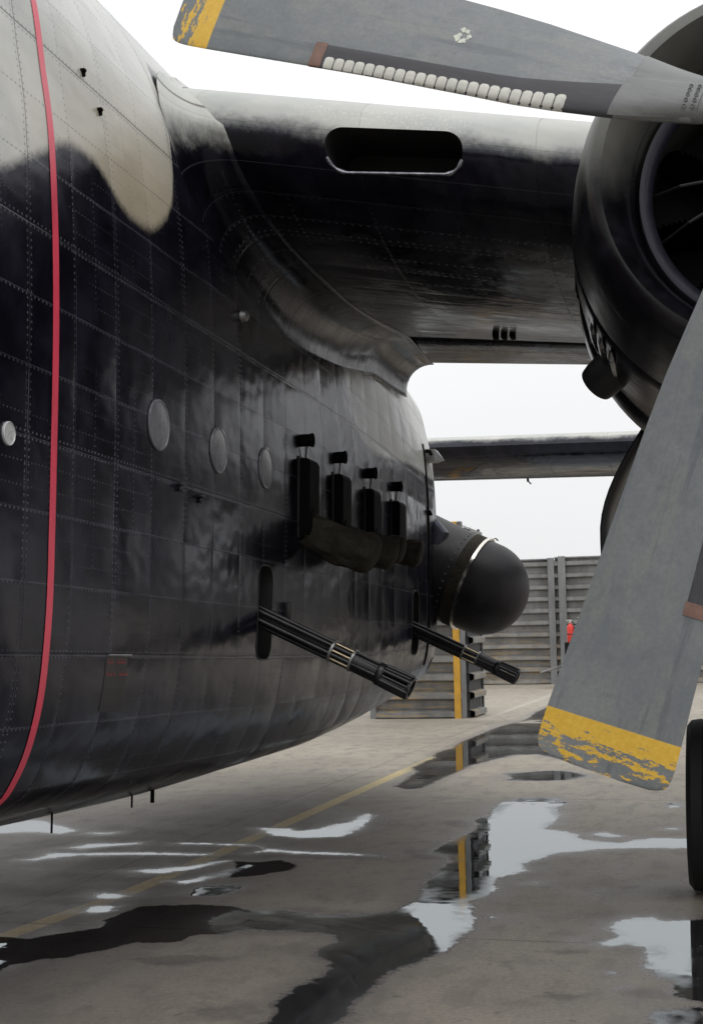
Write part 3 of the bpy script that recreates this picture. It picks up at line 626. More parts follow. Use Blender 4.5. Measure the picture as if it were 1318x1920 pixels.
# ---- port nacelle and cowling
HX, HY, HZ = .247, 5.3, 1.967
NC = Vector((.23, 0, 2.05))
mb = MB(); mb.lathe([(6.9, .60), (6.55, .60), (6.25, .655), (6.12, .70), (6.06, .75), (6.07, .795), (6.14, .83), (6.3, .875), (6.55, .92), (6.72, .942), (6.73, .925), (6.6, .90)], 'Y', 96)
cow = hub_part(mb, 'engine_cowling', M['cowl'], (NC.x, 0, NC.z), sharp=60)
mb = MB(); mb.lathe([(6.70, .90), (6.735, .945), (6.9, .962), (7.2, .985), (7.6, 1.0), (7.75, 1.005), (7.76, .95)], 'Y', 96)
mb.lathe([(7.72, .93), (7.9, .97), (8.4, 1.01), (9.0, .99), (10, .93), (11.2, .82), (12.5, .68), (14, .55), (16, .46), (20, .38), (24.8, .30), (24.9, .02)], 'Y', 72)
nac = hub_part(mb, 'nacelle', M['cowl'], (NC.x, 0, NC.z), sharp=60)
mb = MB(); mb.lathe([(7.72, .96), (7.8, 1.025), (8.05, 1.05), (8.1, 1.04), (8.1, .98)], 'Y', 96); hub_part(mb, 'cowl_flaps', M['cowl'], (NC.x, 0, NC.z), sharp=40)
# louvres low on the cowl side
for k in range(3):
    a = radians(206+k*5); mb = MB(); rows = []
    for y in np.linspace(6.85, 7.6, 8):
        rr_ = .972+.02*(y-6.85)/.75; hgt = .022*sin(pi*(y-6.85)/.75)**.5
        rows.append([(rr_*cos(a+d), y, rr_*sin(a+d)) if q == 0 else ((rr_+hgt)*cos(a+d), y, (rr_+hgt)*sin(a+d)) for d, q in ((-.022, 0), (-.010, 1), (.010, 1), (.022, 0))])
    mb.grid(rows); hub_part(mb, 'cowl_louvre', M['cowl'], (NC.x, 0, NC.z))
mb = MB(); mb.lathe([(6.42+.05*sin(t), .598-.05*cos(t)) for t in np.linspace(-pi*.55, pi*.9, 12)], 'Y', 96); hub_part(mb, 'intake_ring', simple('intake_ring_paint', (.035, .035, .055), .38, .1, .2, 4), (NC.x, 0, NC.z), parent=None, sharp=0)
# engine inside the cowling
mb = MB(); mb.lathe([(6.9, .62), (6.9, .02)], 'Y', 48); hub_part(mb, 'firewall', M['cavity'], (NC.x, 0, NC.z))
mb = MB(); mb.lathe([(5.55, .02), (5.55, .13), (5.8, .16), (6.1, .24), (6.35, .27), (6.9, .27)], 'Y', 32); cc_ = hub_part(mb, 'crankcase', M['sooty'], (NC.x, 0, NC.z))
proto = None
for k in range(9):
    a = 2*pi*k/9+.35
    if proto is None:
        mb = MB(); prof = []
        for i in range(12): prof += [(.24+i*.025, .082), (.25+i*.025, .062)]
        mb.lathe(prof+[(.55, .075), (.585, .05), (.59, .01)], 'Z', 16, 0, (0, 6.75, 0))
        proto = hub_part(mb, 'engine_cylinder', M['sooty'], (NC.x, 0, NC.z)); o = proto
    else: o = proto.copy(); COL.objects.link(o); o.parent = air
    o.rotation_euler = (0, a, 0)
for a in (3.1, 3.5):
    mb = MB(); mb.tube([(.24*cos(a), 6.2, .24*sin(a)), (.42*cos(a+.05), 6.22, .42*sin(a+.05)), (.57*cos(a), 6.45, .57*sin(a))], .007, 6); hub_part(mb, 'ignition_lead', M['blackpaint'], (NC.x, 0, NC.z))
# exhaust stub
ex = Vector((-.60, 7.55, 1.52)); d_ = Vector((-.58, .42, -.42)).normalized()
mb = MB(); mb.tube([ex-d_*.16, ex-d_*.05, ex+d_*.08, ex+d_*.125, ex+d_*.13, ex+d_*.10], [.108, .112, .108, .10, .085, .08], 28)
part(mb, 'exhaust_stub', M['blackpaint'])
mb = MB(); mb.box((-.665, 7.45, 1.72), (.05, .16, .09), bev=.02); mb.tube([(-.69, 7.38, 1.74), (-.69, 7.48, 1.66)], .016, 8); part(mb, 'cowl_latch', M['dullmetal'])

# ---- propeller
def blade_half(s): return interp(s, [(.16, .085), (.30, .10), (.42, .125), (.62, .165), (.8, .185), (1.0, .205), (1.25, .217), (1.6, .229), (1.9, .239), (2.3, .254), (2.40, .256), (2.44, .251), (2.465, .235), (2.478, .19), (2.482, .10)])
def blade_thick(s): return interp(s, [(.16, .16), (.35, .15), (.62, .10), (1., .065), (1.6, .042), (2.3, .024), (2.47, .014)])
def blade_tw(s): return radians(interp(s, [(.16, 40), (.6, 31), (1.2, 21), (2.0, 13), (2.48, 9)]))
def bpt(s, c, front=True, lift=0.):
    """point on the blade: c from -1 (trailing) to 1 (leading edge)"""
    hc, th = blade_half(s), blade_thick(s)
    q = abs((c+1)/2); prof = 2.3*sqrt(max(1e-6, (1-q)))*(q**.85)*.5 if c < 1 else 0.
    y = -(th*prof+lift) if front else th*prof*.45+lift
    z = c*hc+max(0., c)*interp(s, [(.2, .03), (.35, .055), (.6, .05), (.85, .04), (1.2, .012), (1.6, 0.)]); a = blade_tw(s); return (s, y*cos(a)-z*sin(a), z*cos(a)+y*sin(a))
SS = [.16, .22, .30, .36, .42, .5, .56, .62, .7, .8, .9, 1.0]+list(np.arange(1.1, 2.36, .1))+[2.38, 2.42, 2.445, 2.46, 2.47, 2.478, 2.482]
def cosn(n): return [-cos(pi*i/n) for i in range(n+1)]
CS = cosn(22)
def make_blade():
    mb = MB(); rows = [[bpt(s, c) for c in CS]+[bpt(s, c, False) for c in CS[-2:0:-1]] for s in SS]
    mb.grid(rows, True); n_ = len(mb.v); R_ = len(rows[0]); mb.f += [tuple(range(R_)), tuple(range(n_-R_, n_))]; mb.mi += [0, 0]
    b = mb.build('propeller_blade', M['blade'], air, sharp=60)
    # de-icer rubber wrapped on the leading edge
    def c_at(s, dist): return 1-dist/blade_half(s)
    mb = MB(); rows = []
    for s in np.linspace(.62, 1.80, 26):
        w_ = interp(s, [(.62, .105), (1.1, .095), (1.8, .10)]); c0 = c_at(s, w_)
        rr = [bpt(s, c0, True, .0005)]+[bpt(s, c0+(1-c0)*sin(t*pi/2), True, .0025) for t in np.linspace(.04, 1, 9)]+[bpt(s, c0+(1-c0)*sin(t*pi/2), False, .0025) for t in np.linspace(.96, .04, 8)]+[bpt(s, c0, False, .0005)]
        rows.append(rr)
    mb.grid(rows); mb.build('deicer_boot', M['boot'], b, sharp=0)
    mb = MB(); rows = []
    for s in (1.80, 1.81, 1.84, 1.85):
        c0 = c_at(s, .105); rows.append([bpt(s, c0+(1-c0)*sin(t*pi/2), True, .0035) for t in np.linspace(0, 1, 10)]+[bpt(s, c0+(1-c0)*sin(t*pi/2), False, .0035) for t in np.linspace(.95, 0, 9)])
    mb.grid(rows); mb.build('boot_end_strip', M['brown'], b, sharp=0)
    mb = MB(); NP = 23; s0, s1 = .805, 1.79; st = (s1-s0)/NP
    for k in range(NP):
        a = s0+k*st+.0022; e = s0+(k+1)*st-.0022; rows = []
        for i in range(9):
            u = i/8; s = a+(e-a)*u; rnd = 1-abs(2*u-1)**4
            dep = .046*(.80+.20*rnd)
            rr = []
            for j in range(6):
                v = j/5; c = c_at(s, dep*(1-v)); ed = min(1, 6*min(u, 1-u), 6*min(v+.03, 1)); rr.append(bpt(s, min(c, 1.), True, .003+.0032*ed))
            rr.append(bpt(s, 1., False, .003)); rr.append(bpt(s, c_at(s, .01), False, .003)); rows.append(rr)
        mb.grid(rows)
    mb.build('deicer_pad_row', M['pad'], b, sharp=50)
    # metal cuff on the shank
    mb = MB(); rows = []
    for s in (.30, .302, .33, .40, .48, .56, .60, .604):
        l = -.001 if s in (.30, .604) else .005
        rows.append([bpt(s, c, True, l) for c in CS]+[bpt(s, c, False, l) for c in CS[-2:0:-1]])
    mb.grid(rows, True)
    mb.build('blade_cuff', M['cuff'], b, sharp=40)
    mb = MB()
    rows = []
    for s in (.33, .332, .45, .60, .618, .62):
        l = .004 if s in (.33, .62) else .010; sk = .03 if s > .5 else 0
        rows.append([bpt(s+sk*(c-.2), c, True, l if c > .16 else .004) for c in np.linspace(.15, .999, 10)])
    mb.grid(rows)
    for i in range(5):
        for j in range(2):
            p = Vector(bpt(.35+j*.03, .35+i*.13, True, .010)); mb.lathe([(-.004, .007), (-.001, .007), (0, .001)], 'Y', 8, 0, (p.x, p.y, p.z))
    mb.build('cuff_panel', M['cuff'], b, sharp=40)
    return b
b0 = make_blade(); base_ang = 161.8
for k in range(4):
    b = b0 if k == 0 else copy_tree(b0, air)
    b.location = Vector((HX, HY, HZ))-AO
    b.rotation_euler = (0, -radians(base_ang+91.0*k if k < 2 else base_ang+90*k), 0)
mb = MB(); p = Vector(bpt(1.30, -.1, True, .001));
for k in range(9):
    a = k*2.4; r = .012+.030*((k*7) % 5)/5
    q = [(r*cos(a)+.010*cos(t)*(1+.4*sin(3*t+k)), r*sin(a)+.013*sin(t)*(1+.3*cos(2*t+k))) for t in np.linspace(0, 2*pi, 9)[:-1]]
    s_ = [Vector(bpt(1.30+u_, -.1+v_/blade_half(1.3), True, .0010)) for u_, v_ in q]; n_ = len(s_)
    mb.add(s_+[x_-Vector((0, .0006, 0)) for x_ in s_], [tuple(range(n_, 2*n_))]+[(i, (i+1) % n_, n_+(i+1) % n_, n_+i) for i in range(n_)])
mb.build('bare_patch', simple('pale_primer', (.55, .58, .50), .6), b0, smooth=False)
mb = MB(); mb.lathe([(-.34, .01), (-.34, .09), (-.30, .12), (-.16, .15), (-.12, .19), (.12, .20), (.16, .16), (.35, .14)], 'Y', 40)
for k in range(4):
    a = radians(base_ang+90*k); mb.tube([(.12*cos(a), 0, .12*sin(a)), (.31*cos(a), 0, .31*sin(a))], [.125, .105], 24)
hub_part(mb, 'propeller_hub', M['gun'], (HX, HY, HZ))

# ---- main undercarriage
def wheel(x):
    g = Vector((x, 9.05, 0)); g.z = -(EYE+(A3 @ g).z)/A3[2][2]+.515
    mb = MB(); mb.lathe([(-.15, .30), (-.165, .36), (-.165, .42), (-.162, .470), (-.135, .503), (-.075, .513), (-.07, .507), (-.06, .516), (.06, .516), (.07, .507), (.075, .513), (.135, .503), (.162, .470), (.165, .42), (.165, .36), (.15, .30)], 'X', 56)
    w_ = bpy.data.objects.new('wheel', None); COL.objects.link(w_); w_.parent = air; w_.location = g-AO
    mb.build('tyre', M['rubber'], w_, sharp=40)
    mb = MB(); mb.lathe([(-.14, .305), (-.10, .28), (-.09, .10), (-.12, .08), (-.12, .01), (.12, .01), (.12, .08), (.09, .10), (.10, .28), (.14, .305)], 'X', 40); mb.build('rim', M['dullmetal'], w_)
    return g
g1 = wheel(-.135); g2 = wheel(.42)
mb = MB(); mb.tube([(g1.x, 9.05, g1.z), (g2.x, 9.05, g2.z)], .05, 16); mb.tube([(.10, 9.05, g1.z), (.10, 9.05, 1.15)], [.085, .11], 20); mb.tube([(.10, 9.0, -.3), (.10, 8.4, 1.2)], .035, 12); part(mb, 'landing_gear_strut', M['dullmetal'])
# open undercarriage door, bowed like the nacelle skin it closes
mb = MB(); rows = []
for y in np.linspace(8.95, 10.9, 6):
    rows.append([(-.50-.27*sin(min(1., t*1.5)*pi/2)+.03*max(0, t-.6), y, 1.43-1.0*t) for t in np.linspace(0, 1, 14)])
mb.grid(rows); o = part(mb, 'gear_door', M['blackpaint'], off=AO, sharp=0); o.location = (0, 0, 0)
m_ = o.modifiers.new('t', 'SOLIDIFY'); m_.thickness = .03

# ---- tail: booms carry the stabiliser and fins
def tail_mesh(x0, x1, y0, z0, ch, th, nm):
    prof = [(1., .0), (.72, .26), (.45, .46), (.25, .50), (.1, .38), (.03, .2), (0, 0), (.03, -.2), (.1, -.36), (.25, -.46), (.45, -.42), (.62, -.34), (.63, -.30), (.645, -.30), (.65, -.33), (.8, -.2), (1., -.02)]
    mb = MB(); rows = []; uvs = []; s = [0.]
    for i in range(1, len(prof)): s.append(s[-1]+sqrt(((prof[i][0]-prof[i-1][0])*ch)**2+((prof[i][1]-prof[i-1][1])*th)**2))
    for x in np.linspace(x0, x1, 10): rows.append([(x, y0+a*ch, z0+b*th-.2*a) for a, b in prof]); uvs.append([(x, s[6]-q) for q in s])
    mb.grid(rows, True, 0, uvs); n_ = len(mb.v); R_ = len(rows[0]); mb.f += [tuple(range(R_)), tuple(range(n_-R_, n_))]; mb.mi += [0, 0]
    return part(mb, nm, M['tail'], sharp=50)
tail_mesh(-8.7, .3, 22.0, 3.32, 2.55, .56, 'tailplane')
mb = MB(); mb.tube([(-3.36, 24.2, 3.16), (-3.36, 24.25, 3.02)], .02, 8).tube([(-3.36, 24.25, 3.03), (-3.33, 24.4, 3.0)], .012, 6); part(mb, 'tail_static_mast', M['matblack'])
for x in (.25, -8.65):
    mb = MB(); mb.prism([(21.2, 2.4), (22.3, 5.6), (23.1, 6.1), (24.6, 6.0), (25.1, 5.2), (25.2, 3.0), (24.7, 1.4), (23.4, 1.2), (22., 1.7)], 'X', x-.09, x+.09); part(mb, 'fin', M['blackpaint'], smooth=False)
mb = MB(); mb.lathe([(6.6, .5), (7.2, .95), (8.4, 1.0), (10, .93), (12.5, .68), (16, .46), (24.9, .3), (25, .02)], 'Y', 40); hub_part(mb, 'nacelle', M['cowl'], (-8.65, 0, 2.05), sharp=60)

# ---- portholes with covers, low bumps and small fittings on the skin
for Y, z, r, mt in ((4.90, .847, .044, 'lens2'), (6.375, 1.115, .118, 'lens'), (7.21, 1.11, .118, 'lens'), (8.015, 1.12, .116, 'lens')):
    x = side_x(z, Y); mb = MB(); mb.lathe([(-.004, r*1.06), (.008, r*1.05), (.010, r*.98), (.006, r*.95), (.007, r*.5), (.007, .001)], 'X', 40, 0, (x, Y, z)); part(mb, 'porthole', M[mt], label=None) if False else part(mb, 'porthole', M[mt])
for Y, z in ((5.70, 2.62), (5.84, 2.49)):
    x = side_x(z, Y); mb = MB(); mb.box((x+.008, Y, z), (.028, .026, .014), bev=.005).box((x+.008, Y+.006, z-.013), (.02, .014, .03), bev=.005); part(mb, 'skin_stud', M['matblack'])
for Y, z in ((6.64, .86), (6.92, .83)):
    x = side_x(z, Y); mb = MB(); mb.box((x+.012, Y, z), (.04, .03, .018), bev=.007).box((x+.008, Y+.006, z-.02), (.02, .018, .03), bev=.006); part(mb, 'skin_latch', M['gun'])
x = side_x(1.947, 7.64); mb = MB(); mb.lathe([(0, .035), (.03, .03), (.045, .012), (.046, .001)], 'X', 16, 0, (x, 7.64, 1.947)); part(mb, 'navigation_lamp', M['dullmetal'])
for Y, z0 in ((6.75, -.82), (8.05, -.82), (7.75, -.82)):
    a = .06 if Y < 7 else .03; x = -3.35; mb = MB(); mb.tube([(x, Y, z0+.05), (x, Y, z0-a)], .006 if Y < 8 else .013, 8); part(mb, 'belly_drain', M['matblack'])

# ---- four vents, each with a stub above it
VY = [8.79, 9.60, 10.48, 11.34]
for i, Y in enumerate(VY):
    x = side_x(1.2, Y); z1, z0 = 1.27, .78
    mb = MB(); mb.prism([(x-.02, z0), (x+.075, z0), (x+.075, z1-.03), (x+.06, z1), (x-.02, z1)], 'Y', Y-.115, Y+.115)
    mb.v = [(p[0], p[1], p[2]) for p in mb.v]; vf = part(mb, 'vent_fairing', M['matblack'], smooth=False)
    m_ = vf.modifiers.new('bevel', 'BEVEL'); m_.width = .008; m_.segments = 2
    mb = MB(); mb.box((x+.004, Y, (z1+z0)/2), (.010, .25, z1-z0+.03), bev=.003); part(mb, 'vent_flange', M['blackpaint'])
    mb = MB(); mb.lathe([(-.02, .040), (.046, .041), (.052, .046), (.062, .046), (.062, .037), (.03, .034), (.03, .001)], 'X', 24, 0, (x, Y, 1.40)); s_ = part(mb, 'vent_stub', M['matblack'])
    mb = MB(); mb.tube([(x+.012, Y-.01, 1.26), (x+.024, Y-.012, 1.36)], .0045, 6); part(mb, 'vent_wire', M['matblack'])

# ---- miniguns: six barrels, clamp, collar and fluted flash suppressor
def make_gun():
    g = bpy.data.objects.new('minigun', None); COL.objects.link(g); g.parent = air
    RB = .050; b0 = None
    for k in range(6):
        if b0 is None:
            mb = MB(); mb.tube([(-.34, 0, 0), (.2, 0, 0), (.38, 0, 0), (.50, 0, 0), (.83, 0, 0)], [.0160, .0152, .0142, .0135, .0135], 12); b0 = mb.build('barrel', M['gun'], g); o = b0
        else: o = b0.copy(); COL.objects.link(o); o.parent = g
        a = k*pi/3+.35; o.location = (0, RB*cos(a), RB*sin(a))
    mb = MB(); mb.tube([(-.34, 0, 0), (.46, 0, 0)], .016, 12); mb.build('drive_shaft', M['gun'], g)
    for x0 in (.40, .515):
        mb = MB(); mb.lathe([(x0, .02), (x0, .071), (x0+.012, .071), (x0+.012, .02)], 'X', 32); mb.build('barrel_clamp', M['dullmetal'], g)
    mb = MB()
    for k in range(6):
        a = k*pi/3+.35+pi/6; mb.tube([(.412, .056*cos(a), .056*sin(a)), (.515, .056*cos(a), .056*sin(a))], .0075, 8)
    mb.build('clamp_rods', M['gunbright'], g)
    mb = MB(); mb.lathe([(.527, .03), (.53, .060), (.66, .058), (.662, .069), (.668, .073), (.69, .073), (.696, .069), (.70, .03)], 'X', 36); mb.build('collar', M['gun'], g)
    mb = MB()
    for k in range(12):
        a = k*pi/6; r = .060 if k % 2 else .054
        mb.tube([(.69, r*cos(a), r*sin(a)), (.80, r*cos(a)*1.06, r*sin(a)*1.06), (.845, r*cos(a)*1.06, r*sin(a)*1.06)], .0135 if k % 2 else .010, 8)
    mb.lathe([(.835, .053), (.85, .053), (.85, .070), (.835, .070), (.835, .053)], 'X', 36); mb.build('flash_suppressor', M['gun'], g, sharp=50)
    mb = MB(); mb.box((-.42, 0, 0), (.3, .17, .17), bev=.02); mb.build('receiver', M['gun'], g)
    return g
g0 = make_gun()
for i, (Y, z) in enumerate(GUNS):
    g = g0 if i == 0 else copy_tree(g0, air)
    g.location = Vector((-2.66, Y-.02, .235+.02*i))-AO; g.scale = (1.14, .95, .95); g.rotation_euler = (radians(12*i), radians(24.3), 0)
# slot surrounds
for Y, z in GUNS:
    mb = MB(); a = rrect(Y, z+.04, .262, .552, .09); x = side_x(.3, Y)
    mb.tube([(side_x(q, p)+.001, p, q) for p, q in a+[a[0]]], .0045, 6, False); part(mb, 'gun_port_frame', M['blackpaint'])
mb = MB(); x = -2.75; mb.tube([(x, 8.19, .50), (x, 8.19, .33)], .012, 8); part(mb, 'gun_port_rod', M['steel'])
mb = MB(); mb.box((side_x(.3)+.02, 8.42, .28), (.05, .06, .13), bev=.015); part(mb, 'gun_port_bracket', M['blackpaint'])

# ---- rear edge of the cabin side: seam strip, bracket, latches
mb = MB(); rows = []
for z in np.linspace(-.05, 1.95, 24):
    x = side_x(z, 12.7); rows.append([(x-.004, 12.66, z), (x+.010, 12.665, z), (x+.010, 12.70, z), (x-.004, 12.705, z)])
mb.grid(rows); part(mb, 'door_edge_strip', M['matblack'])
xz = side_x(1.7, 12.8)
mb = MB(); mb.prism([(12.74, 1.80), (12.74, 1.91), (12.9, 1.91), (12.9, 1.80)], 'X', xz-.02, xz+.07); mb.add([(xz+.07, 12.74, 1.91), (xz+.07, 12.9, 1.91), (xz+.15, 12.82, 1.81), (xz+.07, 12.74, 1.80), (xz+.07, 12.9, 1.80)], [(0, 1, 2), (0, 2, 3), (1, 4, 2), (2, 4, 3), (0, 3, 4, 1)]); part(mb, 'door_bracket', M['dullmetal'], smooth=False)
for z in (1.88, 1.33):
    mb = MB(); mb.tube([(xz+.0, 12.68, z), (xz+.04, 12.68, z), (xz+.04, 12.73, z-.02)], .016, 8); part(mb, 'door_latch', M['matblack'])
mb = MB(); mb.tube([(xz-.02, 13.0, .98), (xz+.03, 13.0, 1.06), (xz+.07, 13.0, 1.16), (xz+.02, 13.0, 1.26)], [.06, .085, .085, .04], 16); part(mb, 'door_cap', M['fus'])

# ---- searchlight housing with dome, pointing outboard and down
ax = Vector((cos(radians(23)), -.05, -sin(radians(23)))).normalized(); dc = Vector((-2.27, 13.3, .668))
rot = Vector((1, 0, 0)).rotation_difference(ax).to_matrix().to_4x4()
hs_ = bpy.data.objects.new('searchlight', None); COL.objects.link(hs_); hs_.parent = air; hs_.location = dc-AO; hs_.rotation_euler = rot.to_euler()
mb = MB(); mb.lathe([(-.75, .47), (-.40, .450), (-.20, .442), (-.195, .43)], 'X', 64)
for k in range(40):
    a = 2*pi*k/40; mb.lathe([(-.004, .007), (.004, .006), (.006, .001)], 'Z', 6, 1, (-.27, .448*cos(a), .448*sin(a)))
mb.build('housing', [M['blackpaint'], M['dullmetal']], hs_)
mb = MB(); mb.lathe([(-.225, .452), (-.11, .450), (-.105, .44)], 'X', 64); mb.build('canvas_band', M['canvas'], hs_)
mb = MB(); mb.lathe([(-.118, .44), (-.116, .457), (-.088, .457), (-.086, .44)], 'X', 64); mb.tube([(-.10, .03, .455), (-.09, .07, .475), (-.06, .09, .463)], .008, 6); mb.build('strap', M['steel'], hs_)
mb = MB(); mb.lathe([(-.12, .438), (-.02, .437)]+[(.43*sin(t)*1.0, .437*cos(t)) for t in np.linspace(.08, pi/2-.01, 22)], 'X', 64); mb.build('dome', M['radome'], hs_)

# canvas covers tied over the pipes below the vents
LBL = ['largest dark canvas cover, under the nearest black vent fairing', 'canvas cover under the second black vent fairing', 'canvas cover under the third black vent fairing, mostly behind the others', 'short dark canvas cover under the farthest black vent fairing']
SZ = [(.56, .112, .85, 22), (.48, .105, .86, 19), (.32, .095, .88, 14), (.27, .10, .90, 12)]
for i, Y in enumerate(VY):
    L_, r, z, dn = SZ[i]; x = side_x(z, Y); rnd = random.Random(3+i); d = Vector((cos(radians(dn)), .10, -sin(radians(dn)))).normalized()
    side = Vector((0, 1, 0)); upv = side.cross(d).normalized(); side = d.cross(upv).normalized() 
    rows = []; n = 22; seg = 40
    for a in range(n+1):
        t = a/n; rr = r*(.80+.22*sin(min(1, t*1.25)*pi/2)) if t < .86 else r*1.02*sqrt(max(0.001, 1-((t-.86)/.14)**2))
        q = []
        for k in range(seg):
            th = 2*pi*k/seg
            wv = 1+.07*sin(3*th+5*t+i)+.05*sin(7*th-9*t+i*2)+.035*sin(11*th+14*t)+.05*sin(2*th+2.)+.06*sin(9*t+2*th)*sin(5*th)
            p = d*(L_*t)+(side*cos(th)+upv*sin(th)*1.12)*rr*wv-Vector((0, 0, .10*r*sin(pi*t)))
            q.append(p)
        rows.append(q)
    mb = MB(); mb.grid(rows, True); mb.f += [tuple(range(len(mb.v)-seg, len(mb.v)))]; mb.mi += [0]
    o = mb.build('canvas_cover', M['canvas'], None, sharp=0)
    o.matrix_world = AIR @ Matrix.Translation((x-.03, Y, z)); tag(o, LBL[i], 'cover', 'canvas covers below the vents')
    # tied neck
    x = side_x(.75, Y)
    mb = MB(); mb.lathe([(-.02, .13), (.05, .115), (.08, .10), (.08, .02)], 'X', 24, 0, (x, Y, z)); part(mb, 'vent_collar', M['matblack'])
# stencil block and small door low on the side
x = side_x(.0, 6.05)
mb = MB(); rnd = random.Random(5)
for li, z0 in enumerate((-.020, -.075)):
    for k in range(6 if li == 0 else 7):
        if k == 2 + li: continue
        y0 = 5.88+k*.033
        mb.box((side_x(z0, 6.1)+.003, y0+.010, z0), (.003, .020+.008*rnd.random(), .007)); mb.box((side_x(z0, 6.1)+.003, y0+.004, z0+.012), (.003, .006, .026)); mb.box((side_x(z0, 6.1)+.003, y0+.014, z0+.022), (.003, .018, .006))
rows = []
for z in np.linspace(.005, -.235, 8): rows.append([(side_x(z, 6.1)+d, y, z) for y, d in ((5.86, -.004), (5.865, .003), (6.09, .003), (6.095, -.004))])
mb.grid(rows, mi=1); part(mb, 'stencilled_panel', [simple('faded_red_stencil', (.20, .03, .03), .6), simple('panel_paint', (.012, .011, .013), .45)], smooth=False)
mb = MB().tube([(side_x(-.0, 6.1)+.006, 5.88, .012), (side_x(0, 6.1)+.006, 6.12, .012)], .006, 6); part(mb, 'panel_hinge', M['dullmetal'])

# ------------------------------------------------------------------ steel revetments
PROF = [(0, .0), (.05, .17), (.15, .17), (.20, .0), (.36, .0)]       # height within one corrugation, depth
def corr(x0, x1, H, axis='X', at=0., sgn=-1, zb=.0, seed=0):
    """corrugated sheeting of height H along x (face at y=at) or along y (face at x=at)"""
    rnd = random.Random(seed); pts = []; z = zb
    while z < H-.02:
        for a, b in PROF[:-1]:
            if z+a < H: pts.append((z+a, b))
        z += .36
    pts.append((H, 0.)); mb = MB(); rows = []
    for s in np.linspace(x0, x1, max(3, int(abs(x1-x0)/.5))):
        rows.append([(s, at+sgn*(d+rnd.uniform(-.006, .006)), z_+.006*sin(s*2.1+z_*3)) if axis == 'X' else (at+sgn*d, s, z_) for z_, d in pts])
    mb.grid(rows); return mb
def revetment(name, X0, X1, Y, H, depth, label, ends=True, post=None):
    r = empty(name); r.location = ((X0+X1)/2, Y+depth/2, 0); tag(r, label, 'blast wall', 'steel revetment walls round the apron'); off = r.location.copy()
    corr(X0, X1, H, 'X', Y, -1, .0, 1).build('corrugated_face', M['revet'], r, off=off, sharp=20)
    corr(X0, X1, H, 'X', Y+depth, 1, .0, 2).build('corrugated_face', M['revet'], r, off=off, sharp=20)
    e = corr(Y+.06, Y+depth-.06, H, 'Y', X1, 1, .0, 3); e.build('corrugated_end', M['revet'], r, off=off, sharp=20)
    mb = MB(); mb.box(((X0+X1)/2, Y+depth/2, H/2-.03), (X1-X0-.02, depth-.04, H-.06)); mb.build('earth_fill', M['earth'], r, off=off, smooth=False)
    mb = MB(); mb.box(((X0+X1)/2, Y-.03, H+.02), (X1-X0, .16, .05), bev=.012); mb.build('top_rail', M['revet_post'], r, off=off, smooth=False)
    def pst(x, y, wx, wy, mt, hh=.06): mb = MB(); mb.box((x, y, (H+hh)/2), (wx, wy, H+hh), bev=.012); mb.build('post', mt, r, off=off, smooth=False)
    return r, pst, off
H1 = 3.82
r1, pst, off = revetment('revetment_wall', -7.1, -5.22, 28.05, H1, 1.5, 'short nearer revetment wall with the yellow corner post')
pst(-5.345, 27.90, .135, .06, M['yellow']); pst(-5.225, 27.93, .085, .12, M['revet_post'])
pst(-5.19, 28.80, .07, 1.3, M['sooty_post'], -.05); pst(-5.13, 29.50, .05, .10, M['sooty_post'], 0); pst(-7.05, 27.93, .12, .12, M['revet_post'])
# dry grass growing on the earth fill
rg = random.Random(9); mb = MB()
for k in range(260):
    x = -5.3-abs(rg.gauss(0, .7)); y = rg.uniform(28.1, 29.4); h = rg.uniform(.03, .13); a = rg.uniform(0, 6.28); b = rg.uniform(-.06, .06)
    if x < -7: continue
    mb.add([(x-.008*cos(a), y-.008*sin(a), H1-.22), (x+.008*cos(a), y+.008*sin(a), H1-.22), (x+b, y+b*.5, H1+h-.17)], [(0, 1, 2)])
g_ = mb.build('grass', M['grass'], None, smooth=False, fix=False); tag(g_, 'thin dry grass on top of the nearer revetment wall', 'grass', kind='stuff')
r2, pst, off = revetment('revetment_wall', -24, -5.42, 44.6, 3.83, 1.5, 'far revetment wall left of the post pair, sand on its ribs')
pst(-5.50, 44.44, .20, .14, M['revet_post'])
r3, pst, off = revetment('revetment_wall', -5.40, 14, 44.62, 3.87, 1.5, 'far revetment wall right of the post pair, behind the cart')
pst(-5.17, 44.44, .22, .14, M['revet_post'])
for k in range(1, 5): pst(-5.2+k*3.7, 44.46, .2, .12, M['revet_post'])
for r_ in (r1, r2, r3): r_.location.z = -.17

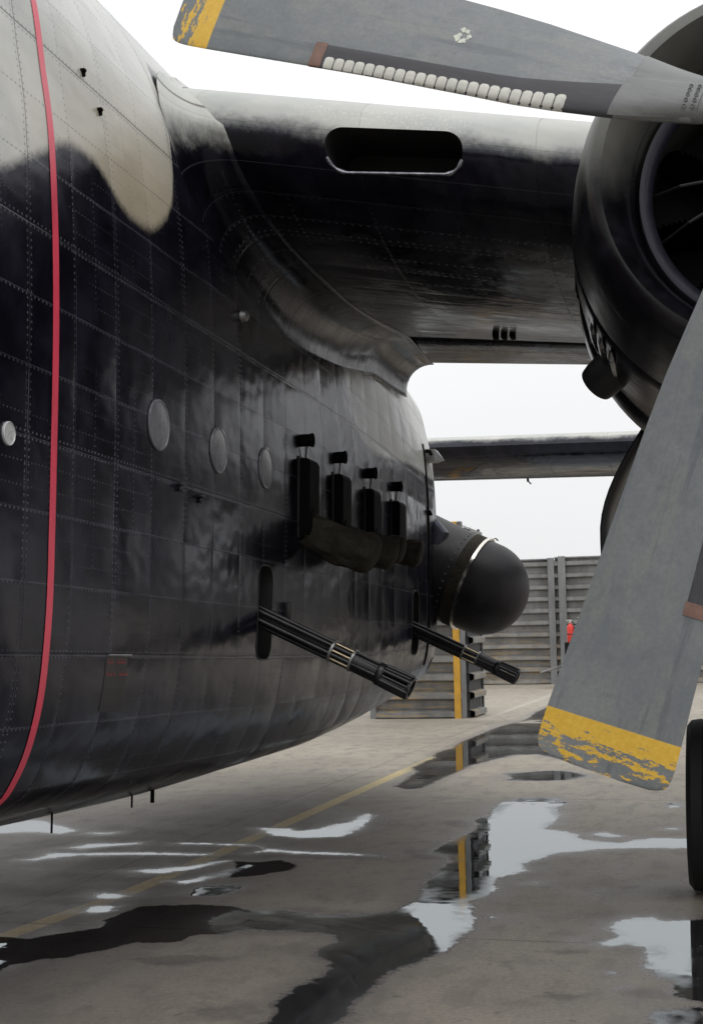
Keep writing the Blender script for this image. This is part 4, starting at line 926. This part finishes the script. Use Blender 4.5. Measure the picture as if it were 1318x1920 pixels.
# ------------------------------------------------------------------ fire cart
ct = empty('fire_cart'); ct.location = (-4.15, 41.6, -.15); ct.rotation_euler = (0, 0, .25); tag(ct, 'low dark fire cart in front of the far right revetment wall', 'cart')
mb = MB(); mb.box((0, 0, 1.02), (1.25, .8, .55), bev=.02); mb.build('body', M['matblack'], ct, smooth=False)
mb = MB(); mb.box((-.45, -.412, 1.02), (.10, .012, .09), bev=.003); mb.build('red_placard', M['extred'], ct, smooth=False)
mb = MB(); mb.box((0, 0, .72), (1.35, .9, .06), bev=.01).tube([(-.6, 0, .70), (-1.4, 0, .45)], .025, 8); mb.build('chassis', M['revet_post'], ct, smooth=False)
for x in (.0, .45):
    for y in (-.42, .42):
        mb = MB(); mb.lathe([(-.07, .05), (-.07, .24), (-.05, .29), (.05, .29), (.07, .24), (.07, .05)], 'Y', 24, 0, (x*1.0+.05, y, .30)); mb.build('wheel', M['rubber'], ct)
mb = MB(); mb.tube([(-.55, .35, 1.3), (-.55, .35, 1.75), (.55, .35, 1.75), (.55, .35, 1.3)], .02, 8); mb.build('rail', M['dullmetal'], ct)
def bottle(mat, label, loc, s=1.):
    e = empty('fire_extinguisher'); e.location = loc; tag(e, label, 'fire extinguisher')
    mb = MB(); mb.lathe([(0, .01), (0, .085), (.02, .095), (.44*s, .095), (.50*s, .07), (.53*s, .03), (.56*s, .028)], 'Z', 24); mb.build('cylinder', mat, e)
    mb = MB(); mb.tube([(0, 0, .56*s), (0, 0, .62*s)], .03, 12).box((-.03, 0, .63*s), (.16, .03, .022), bev=.006); mb.build('valve', M['steel'], e)
    mb = MB(); mb.tube([(0, 0, .59*s), (.10, -.03, .57*s), (.13, -.06, .40*s), (.115, -.08, .16*s), (.10, -.08, .05)], .016, 8); mb.build('hose', M['hose'], e)
    mb = MB(); mb.lathe([(.22, .0955), (.22, .099), (.25, .099), (.25, .0955)], 'Z', 24); mb.build('bracket_band', M['hose'], e)
    return e
bottle(M['extred'], 'red fire extinguisher standing on the dark cart', (-4.62, 41.35, 1.145))
bottle(M['dullmetal'], 'grey metal bottle beside the red extinguisher on the cart', (-4.32, 41.5, 1.145), 1.12)
